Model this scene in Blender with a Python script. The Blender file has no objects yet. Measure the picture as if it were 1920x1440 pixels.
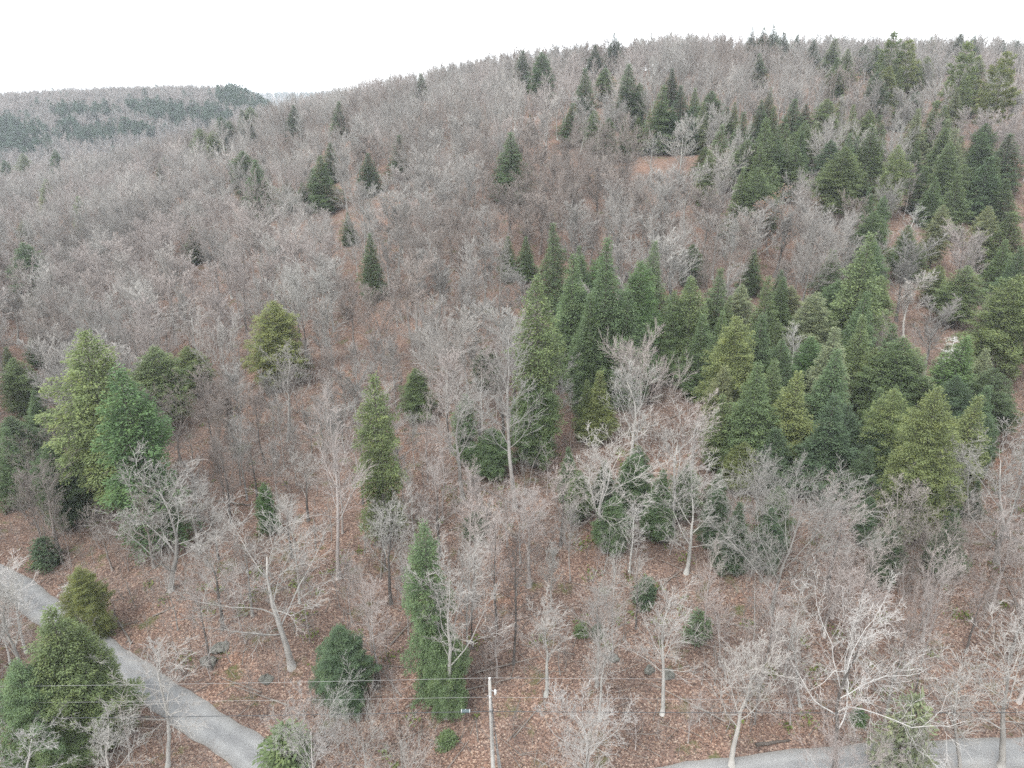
import bpy, math, random
import numpy as np
from mathutils import Vector, Matrix

# ------------------------------------------------------------------ camera
CAM_Z = 50.0
PITCH = math.radians(21.3)
F = 1331.0                       # focal length in pixels of the 1920 wide photograph
sc = bpy.context.scene
cam_d = bpy.data.cameras.new('camera')
cam_d.sensor_width = 36.0
cam_d.lens = 36.0 * F / 1920.0
cam_d.clip_start = 0.5
cam_d.clip_end = 20000.0
cam = bpy.data.objects.new('camera', cam_d)
sc.collection.objects.link(cam)
cam.location = (0, 0, CAM_Z)
cam.rotation_euler = (math.pi / 2 - PITCH, 0, 0)
sc.camera = cam

# ------------------------------------------------------------------ world, sun, exposure
SUN_EL, SUN_AZ = 52.0, 215.0     # degrees; azimuth clockwise from +Y (behind the camera, a little to its left)
w = bpy.data.worlds.new('World'); sc.world = w
w.use_nodes = True
nt = w.node_tree; nt.nodes.clear()
sky = nt.nodes.new('ShaderNodeTexSky'); sky.sky_type = 'NISHITA'; sky.sun_disc = False
sky.sun_elevation = math.radians(SUN_EL); sky.sun_rotation = math.radians(SUN_AZ)
sky.altitude = 400; sky.air_density = 1.0; sky.dust_density = 1.5; sky.ozone_density = 1.0
hs = nt.nodes.new('ShaderNodeHueSaturation'); hs.inputs['Saturation'].default_value = 0.16
bg = nt.nodes.new('ShaderNodeBackground'); bg.inputs['Strength'].default_value = 0.15
wo = nt.nodes.new('ShaderNodeOutputWorld')
deck = nt.nodes.new('ShaderNodeMix'); deck.data_type = 'RGBA'; deck.inputs[0].default_value = 0.75   # closed, even cloud deck
deck.inputs[7].default_value = (6.35, 6.6, 6.9, 1)
nt.links.new(sky.outputs[0], hs.inputs['Color']); nt.links.new(hs.outputs[0], deck.inputs[6]); nt.links.new(deck.outputs[2], bg.inputs[0]); nt.links.new(bg.outputs[0], wo.inputs[0])
sun_d = bpy.data.lights.new('sun', 'SUN'); sun_d.energy = 1.3; sun_d.angle = math.radians(25); sun_d.color = (1.0, 0.97, 0.93)
sun = bpy.data.objects.new('sun', sun_d); sc.collection.objects.link(sun)
_a, _e = math.radians(SUN_AZ), math.radians(SUN_EL)
_to = Vector((math.sin(_a) * math.cos(_e), math.cos(_a) * math.cos(_e), math.sin(_e)))
sun.rotation_euler = _to.to_track_quat('Z', 'Y').to_euler()
sc.view_settings.view_transform = 'Standard'
sc.view_settings.look = 'None'
sc.view_settings.gamma = 1.0
sc.view_settings.exposure = 1.72
sc.cycles.max_bounces = 3
sc.cycles.diffuse_bounces = 3
sc.cycles.glossy_bounces = 1
sc.cycles.transmission_bounces = 2
sc.cycles.use_denoising = False
sc.cycles.denoiser = 'OPENIMAGEDENOISE'
sc.cycles.use_adaptive_sampling = True
sc.cycles.adaptive_threshold = 0.018
sc.render.use_persistent_data = False
sc.cycles.debug_use_spatial_splits = True

R = random.Random(7)
C = sc.collection

# ------------------------------------------------------------------ helpers
def sstep(a, b, x):
    t = np.clip((np.asarray(x, float) - a) / (b - a), 0, 1)
    return t * t * (3 - 2 * t)

def link(o, parent=None):
    C.objects.link(o)
    if parent: o.parent = parent
    return o

def tag(o, label=None, cat=None, group=None, kind=None):
    if label: o['label'] = label
    if cat: o['category'] = cat
    if group: o['group'] = group
    if kind: o['kind'] = kind
    return o

def mesh_np(name, verts, polys, mats, midx=None, smooth=False):
    """verts (N,3), polys (M,k) -> mesh"""
    verts = np.ascontiguousarray(verts, dtype=np.float32); polys = np.ascontiguousarray(polys, dtype=np.int32)
    me = bpy.data.meshes.new(name)
    n, (m, k) = len(verts), polys.shape
    me.vertices.add(n); me.vertices.foreach_set('co', verts.ravel())
    me.loops.add(m * k); me.loops.foreach_set('vertex_index', polys.ravel())
    me.polygons.add(m)
    me.polygons.foreach_set('loop_start', np.arange(0, m * k, k, dtype=np.int32))
    for mt in mats: me.materials.append(mt)
    if midx is not None: me.polygons.foreach_set('material_index', np.ascontiguousarray(midx, dtype=np.int32))
    me.polygons.foreach_set('use_smooth', np.full(m, smooth, dtype=bool))
    me.update(calc_edges=True)
    return me

def prisms(segs, n=3):
    """segs list of (p0,p1,r0,r1) -> verts, quads of open n-sided tapered prisms"""
    a = np.array([(*s[0], *s[1], s[2], s[3]) for s in segs], dtype=np.float64).reshape(-1, 8)
    p0, p1, r0, r1 = a[:, :3], a[:, 3:6], a[:, 6:7], a[:, 7:8]
    d = p1 - p0; d /= np.maximum(np.linalg.norm(d, axis=1, keepdims=True), 1e-9)
    ref = np.where(np.abs(d[:, 2:3]) > 0.9, [[1.0, 0, 0]], [[0, 0, 1.0]])
    u = np.cross(d, ref); u /= np.linalg.norm(u, axis=1, keepdims=True)
    v = np.cross(d, u)
    N = len(a); vs = np.empty((N, 2 * n, 3))
    for i in range(n):
        t = 2 * math.pi * i / n
        o = u * math.cos(t) + v * math.sin(t)
        vs[:, i] = p0 + o * r0; vs[:, n + i] = p1 + o * r1
    q = np.array([[i, (i + 1) % n, n + (i + 1) % n, n + i] for i in range(n)])
    quads = (np.arange(N) * 2 * n)[:, None, None] + q[None]
    return vs.reshape(-1, 3), quads.reshape(-1, 4)

def tube(pts, rads, n=8, cap=True):
    """continuous tube along pts -> verts, quads (the end caps are quads folded on their middle)"""
    pts = [Vector(p) for p in pts]; vs = []; qs = []
    for i, p in enumerate(pts):
        d = (pts[min(i + 1, len(pts) - 1)] - pts[max(i - 1, 0)]).normalized()
        ref = Vector((1, 0, 0)) if abs(d.z) > 0.9 else Vector((0, 0, 1))
        u = d.cross(ref).normalized(); v = d.cross(u)
        for k in range(n):
            t = 2 * math.pi * k / n
            vs.append(p + (u * math.cos(t) + v * math.sin(t)) * rads[i])
    for i in range(len(pts) - 1):
        for k in range(n):
            a, b = i * n + k, i * n + (k + 1) % n
            qs.append((a, b, b + n, a + n))
    if cap:
        for base, p, r in ((0, pts[0], rads[0]), ((len(pts) - 1) * n, pts[-1], rads[-1])):
            c = len(vs); vs.append(p)
            for k in range(0, n, 2):
                qs.append((base + k, base + (k + 1) % n, base + (k + 2) % n, c))
    return np.array([tuple(v) for v in vs]), np.array(qs)

def merge(parts):
    """[(verts, quads, material index)] -> verts, quads, indices"""
    V, Q, M, o = [], [], [], 0
    for v, q, m in parts:
        if len(q) == 0: continue
        V.append(v); Q.append(q + o); M.append(np.full(len(q), m)); o += len(v)
    return np.concatenate(V), np.concatenate(Q), np.concatenate(M)

def box(cx, cy, cz, sx, sy, sz):
    x, y, z = sx / 2, sy / 2, sz / 2
    v = np.array([(-x, -y, -z), (x, -y, -z), (x, y, -z), (-x, y, -z), (-x, -y, z), (x, -y, z), (x, y, z), (-x, y, z)]) + (cx, cy, cz)
    q = np.array([(0, 3, 2, 1), (4, 5, 6, 7), (0, 1, 5, 4), (1, 2, 6, 5), (2, 3, 7, 6), (3, 0, 4, 7)])
    return v, q

# ------------------------------------------------------------------ materials
def new_mat(name):
    m = bpy.data.materials.new(name); m.use_nodes = True
    n = m.node_tree; n.nodes.clear()
    out = n.nodes.new('ShaderNodeOutputMaterial')
    return m, n, out

def ramp(n, stops):
    r = n.nodes.new('ShaderNodeValToRGB')
    e = r.color_ramp.elements
    while len(e) < len(stops): e.new(0.5)
    for i, (p, c) in enumerate(stops):
        e[i].position = p; e[i].color = (*c, 1)
    return r

def mul(n, a, b, fac=1.0, mode='MULTIPLY'):
    x = n.nodes.new('ShaderNodeMix'); x.data_type = 'RGBA'; x.blend_type = mode
    x.inputs[0].default_value = fac
    n.links.new(a, x.inputs[6])
    if isinstance(b, tuple): x.inputs[7].default_value = (*b, 1)
    else: n.links.new(b, x.inputs[7])
    return x.outputs[2]

def noise(n, vec, scale, detail=3, rough=0.55):
    x = n.nodes.new('ShaderNodeTexNoise'); x.inputs['Scale'].default_value = scale
    x.inputs['Detail'].default_value = detail; x.inputs['Roughness'].default_value = rough
    if vec: n.links.new(vec, x.inputs['Vector'])
    return x

def bsdf(n, out, rough=0.9, spec=0.15):
    b = n.nodes.new('ShaderNodeBsdfPrincipled'); b.inputs['Roughness'].default_value = rough
    b.inputs['Specular IOR Level'].default_value = spec
    n.links.new(b.outputs[0], out.inputs[0])
    return b

def mat_bark(name, spots=None, vscale=2.0, fixed=None):
    """object colour x bark noise"""
    m, n, out = new_mat(name)
    oi = n.nodes.new('ShaderNodeObjectInfo'); tc = n.nodes.new('ShaderNodeTexCoord')
    mp = n.nodes.new('ShaderNodeMapping'); mp.inputs['Scale'].default_value = (1, 1, 0.25 if not spots else 1.6)
    n.links.new(tc.outputs['Object'], mp.inputs[0])
    nz = noise(n, mp.outputs[0], vscale, 4)
    r = ramp(n, [(0.3, (0.7, 0.7, 0.7)), (0.7, (1.18, 1.16, 1.13))]) if not spots else ramp(n, [(0.36, (0.16, 0.14, 0.12)), (0.46, (1, 1, 1))])
    n.links.new(nz.outputs[0], r.inputs[0])
    rr = ramp(n, [(0, (0.84, 0.83, 0.82)), (0.35, (1.06, 1.04, 1.03)), (0.7, (0.93, 0.94, 0.93)), (1, (1.16, 1.13, 1.11))])
    n.links.new(oi.outputs['Random'], rr.inputs[0])
    c = mul(n, r.outputs[0], fixed) if fixed else mul(n, oi.outputs['Color'], r.outputs[0])
    c = mul(n, c, rr.outputs[0])
    b = bsdf(n, out); n.links.new(c, b.inputs['Base Color'])
    return m

TWIG_TINT = (.95, .925, .91)
def mat_twig(name, fixed=None):
    m, n, out = new_mat(name)
    oi = n.nodes.new('ShaderNodeObjectInfo')
    rr = ramp(n, [(0, (0.84, 0.83, 0.82)), (0.35, (1.06, 1.04, 1.03)), (0.7, (0.93, 0.94, 0.93)), (1, (1.16, 1.13, 1.11))])
    n.links.new(oi.outputs['Random'], rr.inputs[0])
    c = mul(n, rr.outputs[0], fixed) if fixed else mul(n, oi.outputs['Color'], rr.outputs[0])
    c = mul(n, c, TWIG_TINT)
    b = bsdf(n, out); n.links.new(c, b.inputs['Base Color'])
    return m

def mat_foliage(name, fixed=None):
    m, n, out = new_mat(name)
    oi = n.nodes.new('ShaderNodeObjectInfo'); tc = n.nodes.new('ShaderNodeTexCoord')
    nz = noise(n, tc.outputs['Object'], 0.9, 5, 0.7)
    r = ramp(n, [(0.28, (0.68, 0.74, 0.72)), (0.5, (1.0, 1.0, 1.0)), (0.72, (1.38, 1.28, 1.05))])
    n.links.new(nz.outputs[0], r.inputs[0])
    rr = ramp(n, [(0, (0.90, 0.93, 0.94)), (0.5, (1, 1, 1)), (1, (1.14, 1.08, 0.97))])
    n.links.new(oi.outputs['Random'], rr.inputs[0])
    c = mul(n, r.outputs[0], fixed) if fixed else mul(n, oi.outputs['Color'], r.outputs[0])
    c = mul(n, c, rr.outputs[0])
    d = n.nodes.new('ShaderNodeBsdfPrincipled'); d.inputs['Roughness'].default_value = 0.75; d.inputs['Specular IOR Level'].default_value = 0.2
    t = n.nodes.new('ShaderNodeBsdfTranslucent')
    mx = n.nodes.new('ShaderNodeMixShader'); mx.inputs[0].default_value = 0.28
    n.links.new(c, d.inputs['Base Color']); n.links.new(c, t.inputs[0])
    n.links.new(d.outputs[0], mx.inputs[1]); n.links.new(t.outputs[0], mx.inputs[2]); n.links.new(mx.outputs[0], out.inputs[0])
    return m

def mat_plain(name, col, rough=0.8, nscale=6.0, amp=0.25, metal=0.0, coords='Object'):
    m, n, out = new_mat(name)
    tc = n.nodes.new('ShaderNodeTexCoord'); nz = noise(n, tc.outputs[coords], nscale, 5)
    r = ramp(n, [(0.25, (1 - amp,) * 3), (0.75, (1 + amp,) * 3)]); n.links.new(nz.outputs[0], r.inputs[0])
    c = mul(n, r.outputs[0], col)
    b = bsdf(n, out, rough); b.inputs['Metallic'].default_value = metal; n.links.new(c, b.inputs['Base Color'])
    return m

M_BARK = mat_bark('bark'); M_BIRCH = mat_bark('birch_bark', True, 1.4); M_FOL = mat_foliage('needle_foliage'); M_TWIGB = mat_twig('twig_bark')

def mat_ground():
    m, n, out = new_mat('leaf_litter_ground')
    g = n.nodes.new('ShaderNodeNewGeometry'); P = g.outputs['Position']
    vor = n.nodes.new('ShaderNodeTexVoronoi'); vor.inputs['Scale'].default_value = 8.0
    n.links.new(P, vor.inputs['Vector'])
    sep = n.nodes.new('ShaderNodeSeparateColor'); n.links.new(vor.outputs['Color'], sep.inputs[0])
    leaf = ramp(n, [(0.0, (0.060, 0.043, 0.036)), (0.3, (0.102, 0.071, 0.058)), (0.6, (0.144, 0.096, 0.077)), (0.85, (0.190, 0.133, 0.104)), (1.0, (0.28, 0.22, 0.175))])
    n.links.new(sep.outputs[0], leaf.inputs[0])
    big = noise(n, P, 0.16, 5, 0.6)
    br = ramp(n, [(0.3, (0.62, 0.64, 0.66)), (0.52, (1, 1, 1)), (0.72, (1.2, 1.08, 1.0))]); n.links.new(big.outputs[0], br.inputs[0])
    c = mul(n, leaf.outputs[0], br.outputs[0])
    mos = noise(n, P, 0.33, 6, 0.7)
    mr = ramp(n, [(0.57, (0, 0, 0)), (0.68, (1, 1, 1))]); n.links.new(mos.outputs[0], mr.inputs[0])
    x = n.nodes.new('ShaderNodeMix'); x.data_type = 'RGBA'; n.links.new(mr.outputs[0], x.inputs[0]); n.links.new(c, x.inputs[6])
    x.inputs[7].default_value = (0.075, 0.078, 0.034, 1)
    b = bsdf(n, out, 0.95, 0.05); n.links.new(x.outputs[2], b.inputs['Base Color'])
    bp = n.nodes.new('ShaderNodeBump'); bp.inputs['Strength'].default_value = 0.6; bp.inputs['Distance'].default_value = 0.08
    n.links.new(vor.outputs['Distance'], bp.inputs['Height']); n.links.new(bp.outputs[0], b.inputs['Normal'])
    return m

def mat_road():
    m, n, out = new_mat('worn_gravel_road')
    g = n.nodes.new('ShaderNodeNewGeometry'); P = g.outputs['Position']
    uv = n.nodes.new('ShaderNodeUVMap'); uv.uv_map = 'road'
    sep = n.nodes.new('ShaderNodeSeparateXYZ'); n.links.new(uv.outputs[0], sep.inputs[0])
    fine = noise(n, P, 14.0, 4, 0.7); big = noise(n, P, 0.5, 4)
    r = ramp(n, [(0.3, (0.128, 0.129, 0.127)), (0.5, (0.188, 0.189, 0.186)), (0.72, (0.27, 0.268, 0.262))]); n.links.new(fine.outputs[0], r.inputs[0])
    br = ramp(n, [(0.3, (0.85, 0.85, 0.86)), (0.7, (1.1, 1.1, 1.09))]); n.links.new(big.outputs[0], br.inputs[0])
    # pale wheel tracks with darker, looser gravel between them
    tr = ramp(n, [(0.0, (0.78, 0.74, 0.7)), (0.12, (0.93, 0.92, 0.91)), (0.28, (1.08, 1.08, 1.08)), (0.42, (0.9, 0.9, 0.91)), (0.56, (0.9, 0.9, 0.91)), (0.72, (1.08, 1.08, 1.08)), (0.88, (0.93, 0.92, 0.91)), (1.0, (0.78, 0.74, 0.7))])
    n.links.new(sep.outputs[0], tr.inputs[0])
    c = mul(n, r.outputs[0], br.outputs[0]); c = mul(n, c, tr.outputs[0])
    b = bsdf(n, out, 0.95, 0.1); n.links.new(c, b.inputs['Base Color'])
    bp = n.nodes.new('ShaderNodeBump'); bp.inputs['Strength'].default_value = 0.4; bp.inputs['Distance'].default_value = 0.03
    n.links.new(fine.outputs[0], bp.inputs['Height']); n.links.new(bp.outputs[0], b.inputs['Normal'])
    return m

# ------------------------------------------------------------------ terrain
U_K = [-1.6, -0.90, -0.72, -0.57, -0.42, -0.315, -0.24, -0.12, 0.0, 0.14, 0.25, 0.72, 1.6]
U_Z = [0.0, 0.0, 1.0, 12.0, 24.0, 36.0, 43.0, 53.0, 61.0, 67.0, 69.0, 67.0, 60.0]
Y_K = [-1e5, 45, 65, 100, 130, 165, 200, 250, 300, 350, 400, 1e5]
Y_F = [0, 0, .05, .125, .20, .345, .50, .68, .83, .94, 1.0, 1.0]

def base_height(x, y):
    x = np.asarray(x, float); y = np.asarray(y, float)
    u = x / np.maximum(np.abs(y), 90.0)
    crest = (np.interp(u - .03, U_K, U_Z) + np.interp(u, U_K, U_Z) + np.interp(u + .03, U_K, U_Z)) / 3
    f = sum(np.interp(y + o, Y_K, Y_F) for o in (-14, -7, 0, 7, 14)) / 5
    fall = 1 - sstep(420, 640, y) * (0.85 - 0.75 * sstep(0.2, 0.5, u))
    z = crest * f * fall
    z = z - 15 * np.exp(-((y - 570) / 105) ** 2) * (1 - sstep(-.42, -.30, u))
    z = z - 0.05 * np.clip(38 - y, 0, 60) * sstep(0, 30, 38 - y)
    z = z + 0.45 * (np.sin(x * .11 + 1.3 * np.sin(y * .05)) * np.sin(y * .13 + x * .03)) * sstep(45, 70, y) + 0.25 * np.sin(x * .31 + y * .22) * np.sin(y * .37 - x * .17) * sstep(42, 60, y)
    # the far hill beyond the valley, and one more ridge behind it
    far = 52 * np.exp(-((y - 870) / 200) ** 2) * (1 - sstep(-.37, -.24, u)) * (1 + .05 * np.sin(x * .012))
    ridge = 82 * np.exp(-((y - 2700) / 600) ** 2) * (1 + .06 * np.sin(x * .003 + 1))
    return z + far + ridge

def project(x, y, z):
    dz = z - CAM_Z
    dep = y * math.cos(PITCH) - dz * math.sin(PITCH)
    up = y * math.sin(PITCH) + dz * math.cos(PITCH)
    return 960 + F * x / dep, 720 - F * up / dep, dep

def ray(px, row):
    a, b = (px - 960) / F, (720 - row) / F
    return Vector((a, math.cos(PITCH) + b * math.sin(PITCH), -math.sin(PITCH) + b * math.cos(PITCH)))

def flat_hit(px, row, z=0.0):
    d = ray(px, row); t = (z - CAM_Z) / d.z
    return d.x * t, d.y * t

# road centre line, laid on the valley floor
ROAD_PX = [(-260, 985), (-120, 1030), (20, 1095), (110, 1165), (215, 1240), (300, 1300), (385, 1357), (470, 1412), (560, 1468), (700, 1512), (900, 1518), (1100, 1496), (1300, 1462), (1600, 1428), (1920, 1412), (2250, 1400), (2600, 1392)]
_ctrl = [Vector((*flat_hit(*p), 0)) for p in ROAD_PX]
def catmull(P, n=10):
    out = []
    for i in range(len(P) - 1):
        a, b, c, d = P[max(i - 1, 0)], P[i], P[i + 1], P[min(i + 2, len(P) - 1)]
        for k in range(n):
            t = k / n
            out.append(0.5 * ((2 * b) + (c - a) * t + (2 * a - 5 * b + 4 * c - d) * t * t + (3 * b - a - 3 * c + d) * t ** 3))
    out.append(P[-1]); return out
ROAD = catmull(_ctrl)
_rp = np.array([(p.x, p.y) for p in ROAD])
def road_dist(x, y):
    x = np.atleast_1d(np.asarray(x, float)); y = np.atleast_1d(np.asarray(y, float))
    a, b = _rp[:-1], _rp[1:]; d = b - a; L2 = (d ** 2).sum(1)
    out = np.empty(x.shape)
    for s in range(0, len(x), 4000):
        px = np.stack([x[s:s + 4000], y[s:s + 4000]], 1)[:, None, :]
        t = np.clip(((px - a) * d).sum(2) / L2, 0, 1)
        out[s:s + 4000] = np.sqrt(((px - a - t[..., None] * d) ** 2).sum(2)).min(1)
    return out

ROAD_HALF = 1.6
def height(x, y):
    x = np.atleast_1d(np.asarray(x, float)).ravel(); y = np.atleast_1d(np.asarray(y, float)).ravel()
    z = base_height(x, y)
    near = (np.abs(x) < 160) & (y > 10) & (y < 140)
    if near.any():
        w_ = 1 - sstep(4.2, 9.0, road_dist(x[near], y[near]))
        z[near] = z[near] * (1 - w_)
    return z
def gz(x, y): return float(height(x, y)[0])

M_GROUND = mat_ground(); M_ROAD = mat_road()
ang = np.concatenate([np.radians(np.linspace(-180, -48, 40, endpoint=False)), np.radians(np.linspace(-48, 48, 210, endpoint=False)), np.radians(np.linspace(48, 180, 40, endpoint=False))])
rad = np.concatenate([np.linspace(6, 20, 6, endpoint=False), np.geomspace(20, 6500, 190)])
A, B = np.meshgrid(ang, rad)
gx, gy = (B * np.sin(A)).ravel(), (B * np.cos(A)).ravel()
gv = np.stack([gx, gy, height(gx, gy)], 1)
na, nr = len(ang), len(rad)
i, j = np.meshgrid(np.arange(nr - 1), np.arange(na), indexing='ij')
q = np.stack([i * na + j, i * na + (j + 1) % na, (i + 1) * na + (j + 1) % na, (i + 1) * na + j], -1).reshape(-1, 4)[:, ::-1]
gv = np.vstack([gv, [[0, 0, gz(0, 0)]]]); ctr = len(gv) - 1
capq = np.array([(ctr, (k + 2) % na, (k + 1) % na, k) for k in range(0, na, 2)])
ground = link(bpy.data.objects.new('ground', mesh_np('ground', gv, np.vstack([q, capq]), [M_GROUND], smooth=True)))
tag(ground, 'leaf-strewn forest floor climbing from the road to the ridge', kind='structure')

def build_road():
    nx = 9; V = []; UV = []
    cum = 0
    for k, p in enumerate(ROAD):
        d = (ROAD[min(k + 1, len(ROAD) - 1)] - ROAD[max(k - 1, 0)]).normalized(); s = Vector((-d.y, d.x, 0))
        if k: cum += (p - ROAD[k - 1]).length
        wl = ROAD_HALF + .09 * math.sin(cum * .9) + .06 * math.sin(cum * 2.3 + 1); wr = ROAD_HALF + .09 * math.sin(cum * .8 + 2) + .06 * math.sin(cum * 2.1)
        for c in range(nx):
            t = c / (nx - 1); off = -wl + (wl + wr) * t
            V.append((p.x + s.x * off, p.y + s.y * off, 0.03 + 0.07 * math.sin(math.pi * t)))
            UV.append((t, cum / 5))
    qs = [(r * nx + c, r * nx + c + 1, (r + 1) * nx + c + 1, (r + 1) * nx + c) for r in range(len(ROAD) - 1) for c in range(nx - 1)]
    qs = np.array(qs)[:, ::-1]
    me = mesh_np('road', np.array(V), qs, [M_ROAD], smooth=True)
    l = me.uv_layers.new(name='road'); l.data.foreach_set('uv', np.array(UV, dtype=np.float32)[qs.ravel()].ravel())
    return tag(link(bpy.data.objects.new('road', me)), 'pale grey unpaved road curving along the foot of the slope', kind='structure')
build_road()

# ------------------------------------------------------------------ bare hardwood forms
def rv(rng): return Vector((rng.gauss(0, 1), rng.gauss(0, 1), rng.gauss(0, 1)))

def unit(v): return v / np.maximum(np.linalg.norm(v, axis=-1, keepdims=True), 1e-9)

def grow(g, o, H):
    """all branches of one level at a time -> [(points (B,n+1,3), radii (B,n+1))] per level"""
    P = np.array([[0, 0, -.3]]); D = unit(np.array([[g.uniform(-.05, .05), g.uniform(-.05, .05), 1.0]]))
    L = np.array([o['trunk'] * H]); r = np.array([o['r0'] * H]); out = []
    for lev in range(o['levels']):
        n = o['n'][lev]; B = len(P); pts = np.empty((B, n + 1, 3)); dirs = np.empty((B, n + 1, 3)); rs = np.empty((B, n + 1))
        pts[:, 0], dirs[:, 0], rs[:, 0] = P, D, r
        for i in range(n):
            D = unit(D + g.normal(size=(B, 3)) * o['wander'][lev] + np.array([0, 0, 1.0]) * o['trop'][lev])
            P = P + D * (L / n)[:, None]
            pts[:, i + 1], dirs[:, i + 1], rs[:, i + 1] = P, D, np.maximum(r * (1 - (1 - o['taper'][lev]) * (i + 1) / n), o['rmin'] * .55)
        out.append((pts, rs))
        if lev + 1 >= o['levels']: break
        k = o['kids'][lev]; fr = o['from'][lev]
        f = fr + (1 - fr) * (np.arange(k)[None] + g.uniform(.05, .95, (B, k))) / k
        x = f * n; i0 = np.minimum(x.astype(int), n - 1); t = (x - i0)[..., None]; bi = np.arange(B)[:, None]
        q_ = pts[bi, i0] * (1 - t) + pts[bi, i0 + 1] * t; dd = dirs[bi, i0 + 1]
        az = g.uniform(0, 6.28, (B, 1)) + np.arange(k)[None] * 2.4 + g.uniform(-.5, .5, (B, k))
        s1 = unit(np.cross(dd, np.array([.3, .1, 1.0]))); s2 = np.cross(dd, s1)
        sd = s1 * np.cos(az)[..., None] + s2 * np.sin(az)[..., None]
        an = np.radians(o['ang'][lev]) * g.uniform(.65, 1.3, (B, k)) * (1.2 - .4 * f)
        P2 = q_.reshape(-1, 3); D2 = unit(dd * np.cos(an)[..., None] + sd * np.sin(an)[..., None]).reshape(-1, 3)
        L2 = (L[:, None] * o['ratio'][lev] * (1 - o['shrink'][lev] * f) * g.uniform(.6, 1.3, (B, k))).ravel()
        r2 = np.maximum((rs[bi, i0] * (1 - t[..., 0]) + rs[bi, i0 + 1] * t[..., 0]).ravel() * o['rr'][lev], o['rmin'])
        keep = g.random(len(L2)) < (1.0 if lev == 0 else .9)
        P, D, L, r = P2[keep], D2[keep], L2[keep], r2[keep]
    return out

BARE = {
    # trunk forking low into ascending leaders, wide fan
    'broad': dict(n=[8, 7, 5, 3, 2], taper=[0.14, .22, .3, .4, .5], wander=[0.09, .11, .13, .15, .18], trop=[.02, 0.09, .07, .07, .06], kids=[11, 10, 7, 4], ang=[40, 40, 36, 34],
                  ratio=[0.72, .42, .46, .60], shrink=[0.45, .50, .4, .3], rr=[0.4, .42, .5, .6], **{'from': [0.28, .15, .12, .12]}, trunk=0.72, r0=.012),
    # tall clear stem, upright vase crown
    'vase': dict(n=[9, 7, 4, 3, 2], taper=[0.12, .22, .3, .4, .5], wander=[0.06, .08, .11, .14, .18], trop=[.03, 0.11, .08, .08, .07], kids=[11, 9, 7, 4], ang=[30, 35, 34, 32],
                 ratio=[0.52, .40, .48, .60], shrink=[0.35, .48, .4, .3], rr=[0.4, .42, .5, .6], **{'from': [0.38, .15, .12, .12]}, trunk=0.8, r0=.0105),
    # forest pole: one stem to the top with short ascending branches
    'slim': dict(n=[11, 5, 3, 2], taper=[.10, .25, .4, .5], wander=[.035, .09, .13, .16], trop=[.03, .09, .09, .08], kids=[26, 8, 7], ang=[42, 36, 34],
                 ratio=[.27, .46, .55], shrink=[.45, .4, .3], rr=[.38, .5, .6], **{'from': [.36, .12, .12]}, trunk=.93, r0=.0085),
    # the largest roadside crowns: as broad and round, with many more twigs
    'fan': dict(n=[9, 7, 5, 3, 2], taper=[0.14, .22, .3, .4, .5], wander=[0.07, .11, .13, .15, .18], trop=[.02, 0.09, .07, .07, .06], kids=[11, 10, 7, 5], ang=[37, 40, 38, 36],
                ratio=[0.7, .42, .46, .60], shrink=[0.48, .50, .4, .3], rr=[0.4, .42, .5, .6], **{'from': [0.22, .12, .1, .1]}, trunk=0.78, r0=.0105),
    'dome': dict(n=[8, 7, 5, 3, 2], taper=[0.16, .22, .3, .4, .5], wander=[0.09, .13, .14, .17, .2], trop=[.02, .04, .05, .06, .05], kids=[14, 12, 9, 5], ang=[52, 42, 38, 36],
                 ratio=[0.95, .42, .46, .58], shrink=[0.35, .48, .4, .3], rr=[0.38, .42, .5, .6], **{'from': [0.2, .12, .1, .1]}, trunk=0.62, r0=.0100),
    # round, very twiggy
    'round': dict(n=[8, 7, 5, 3, 2], taper=[0.16, .22, .3, .4, .5], wander=[0.09, .13, .14, .17, .2], trop=[.02, .04, .05, .06, .05], kids=[12, 11, 8, 5], ang=[52, 42, 38, 36],
                  ratio=[0.95, .42, .46, .58], shrink=[0.35, .48, .4, .3], rr=[0.4, .42, .5, .6], **{'from': [0.24, .15, .12, .12]}, trunk=0.62, r0=.011),
    # crooked oak
    'oak': dict(n=[9, 8, 6, 4, 2], taper=[0.14, .22, .3, .4, .5], wander=[0.15, .20, .24, .26, .26], trop=[.02, .05, .05, .04, .03], kids=[12, 9, 7, 4], ang=[44, 44, 44, 42],
                ratio=[0.66, .44, .46, .52], shrink=[0.42, .48, .4, .3], rr=[0.42, .42, .5, .6], **{'from': [0.28, .15, .12, .12]}, trunk=0.72, r0=.012),
    # sapling: a whip with a few upright side shoots
    'sapling': dict(n=[7, 3, 2, 2], taper=[.15, .3, .4, .5], wander=[.06, .12, .16, .2], trop=[.02, .08, .06, .05], kids=[14, 6, 3], ang=[42, 38, 36],
                    ratio=[.40, .45, .5], shrink=[.5, .4, .4], rr=[.5, .55, .6], **{'from': [.2, .12, .15]}, trunk=.9, r0=.008),
}

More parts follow.
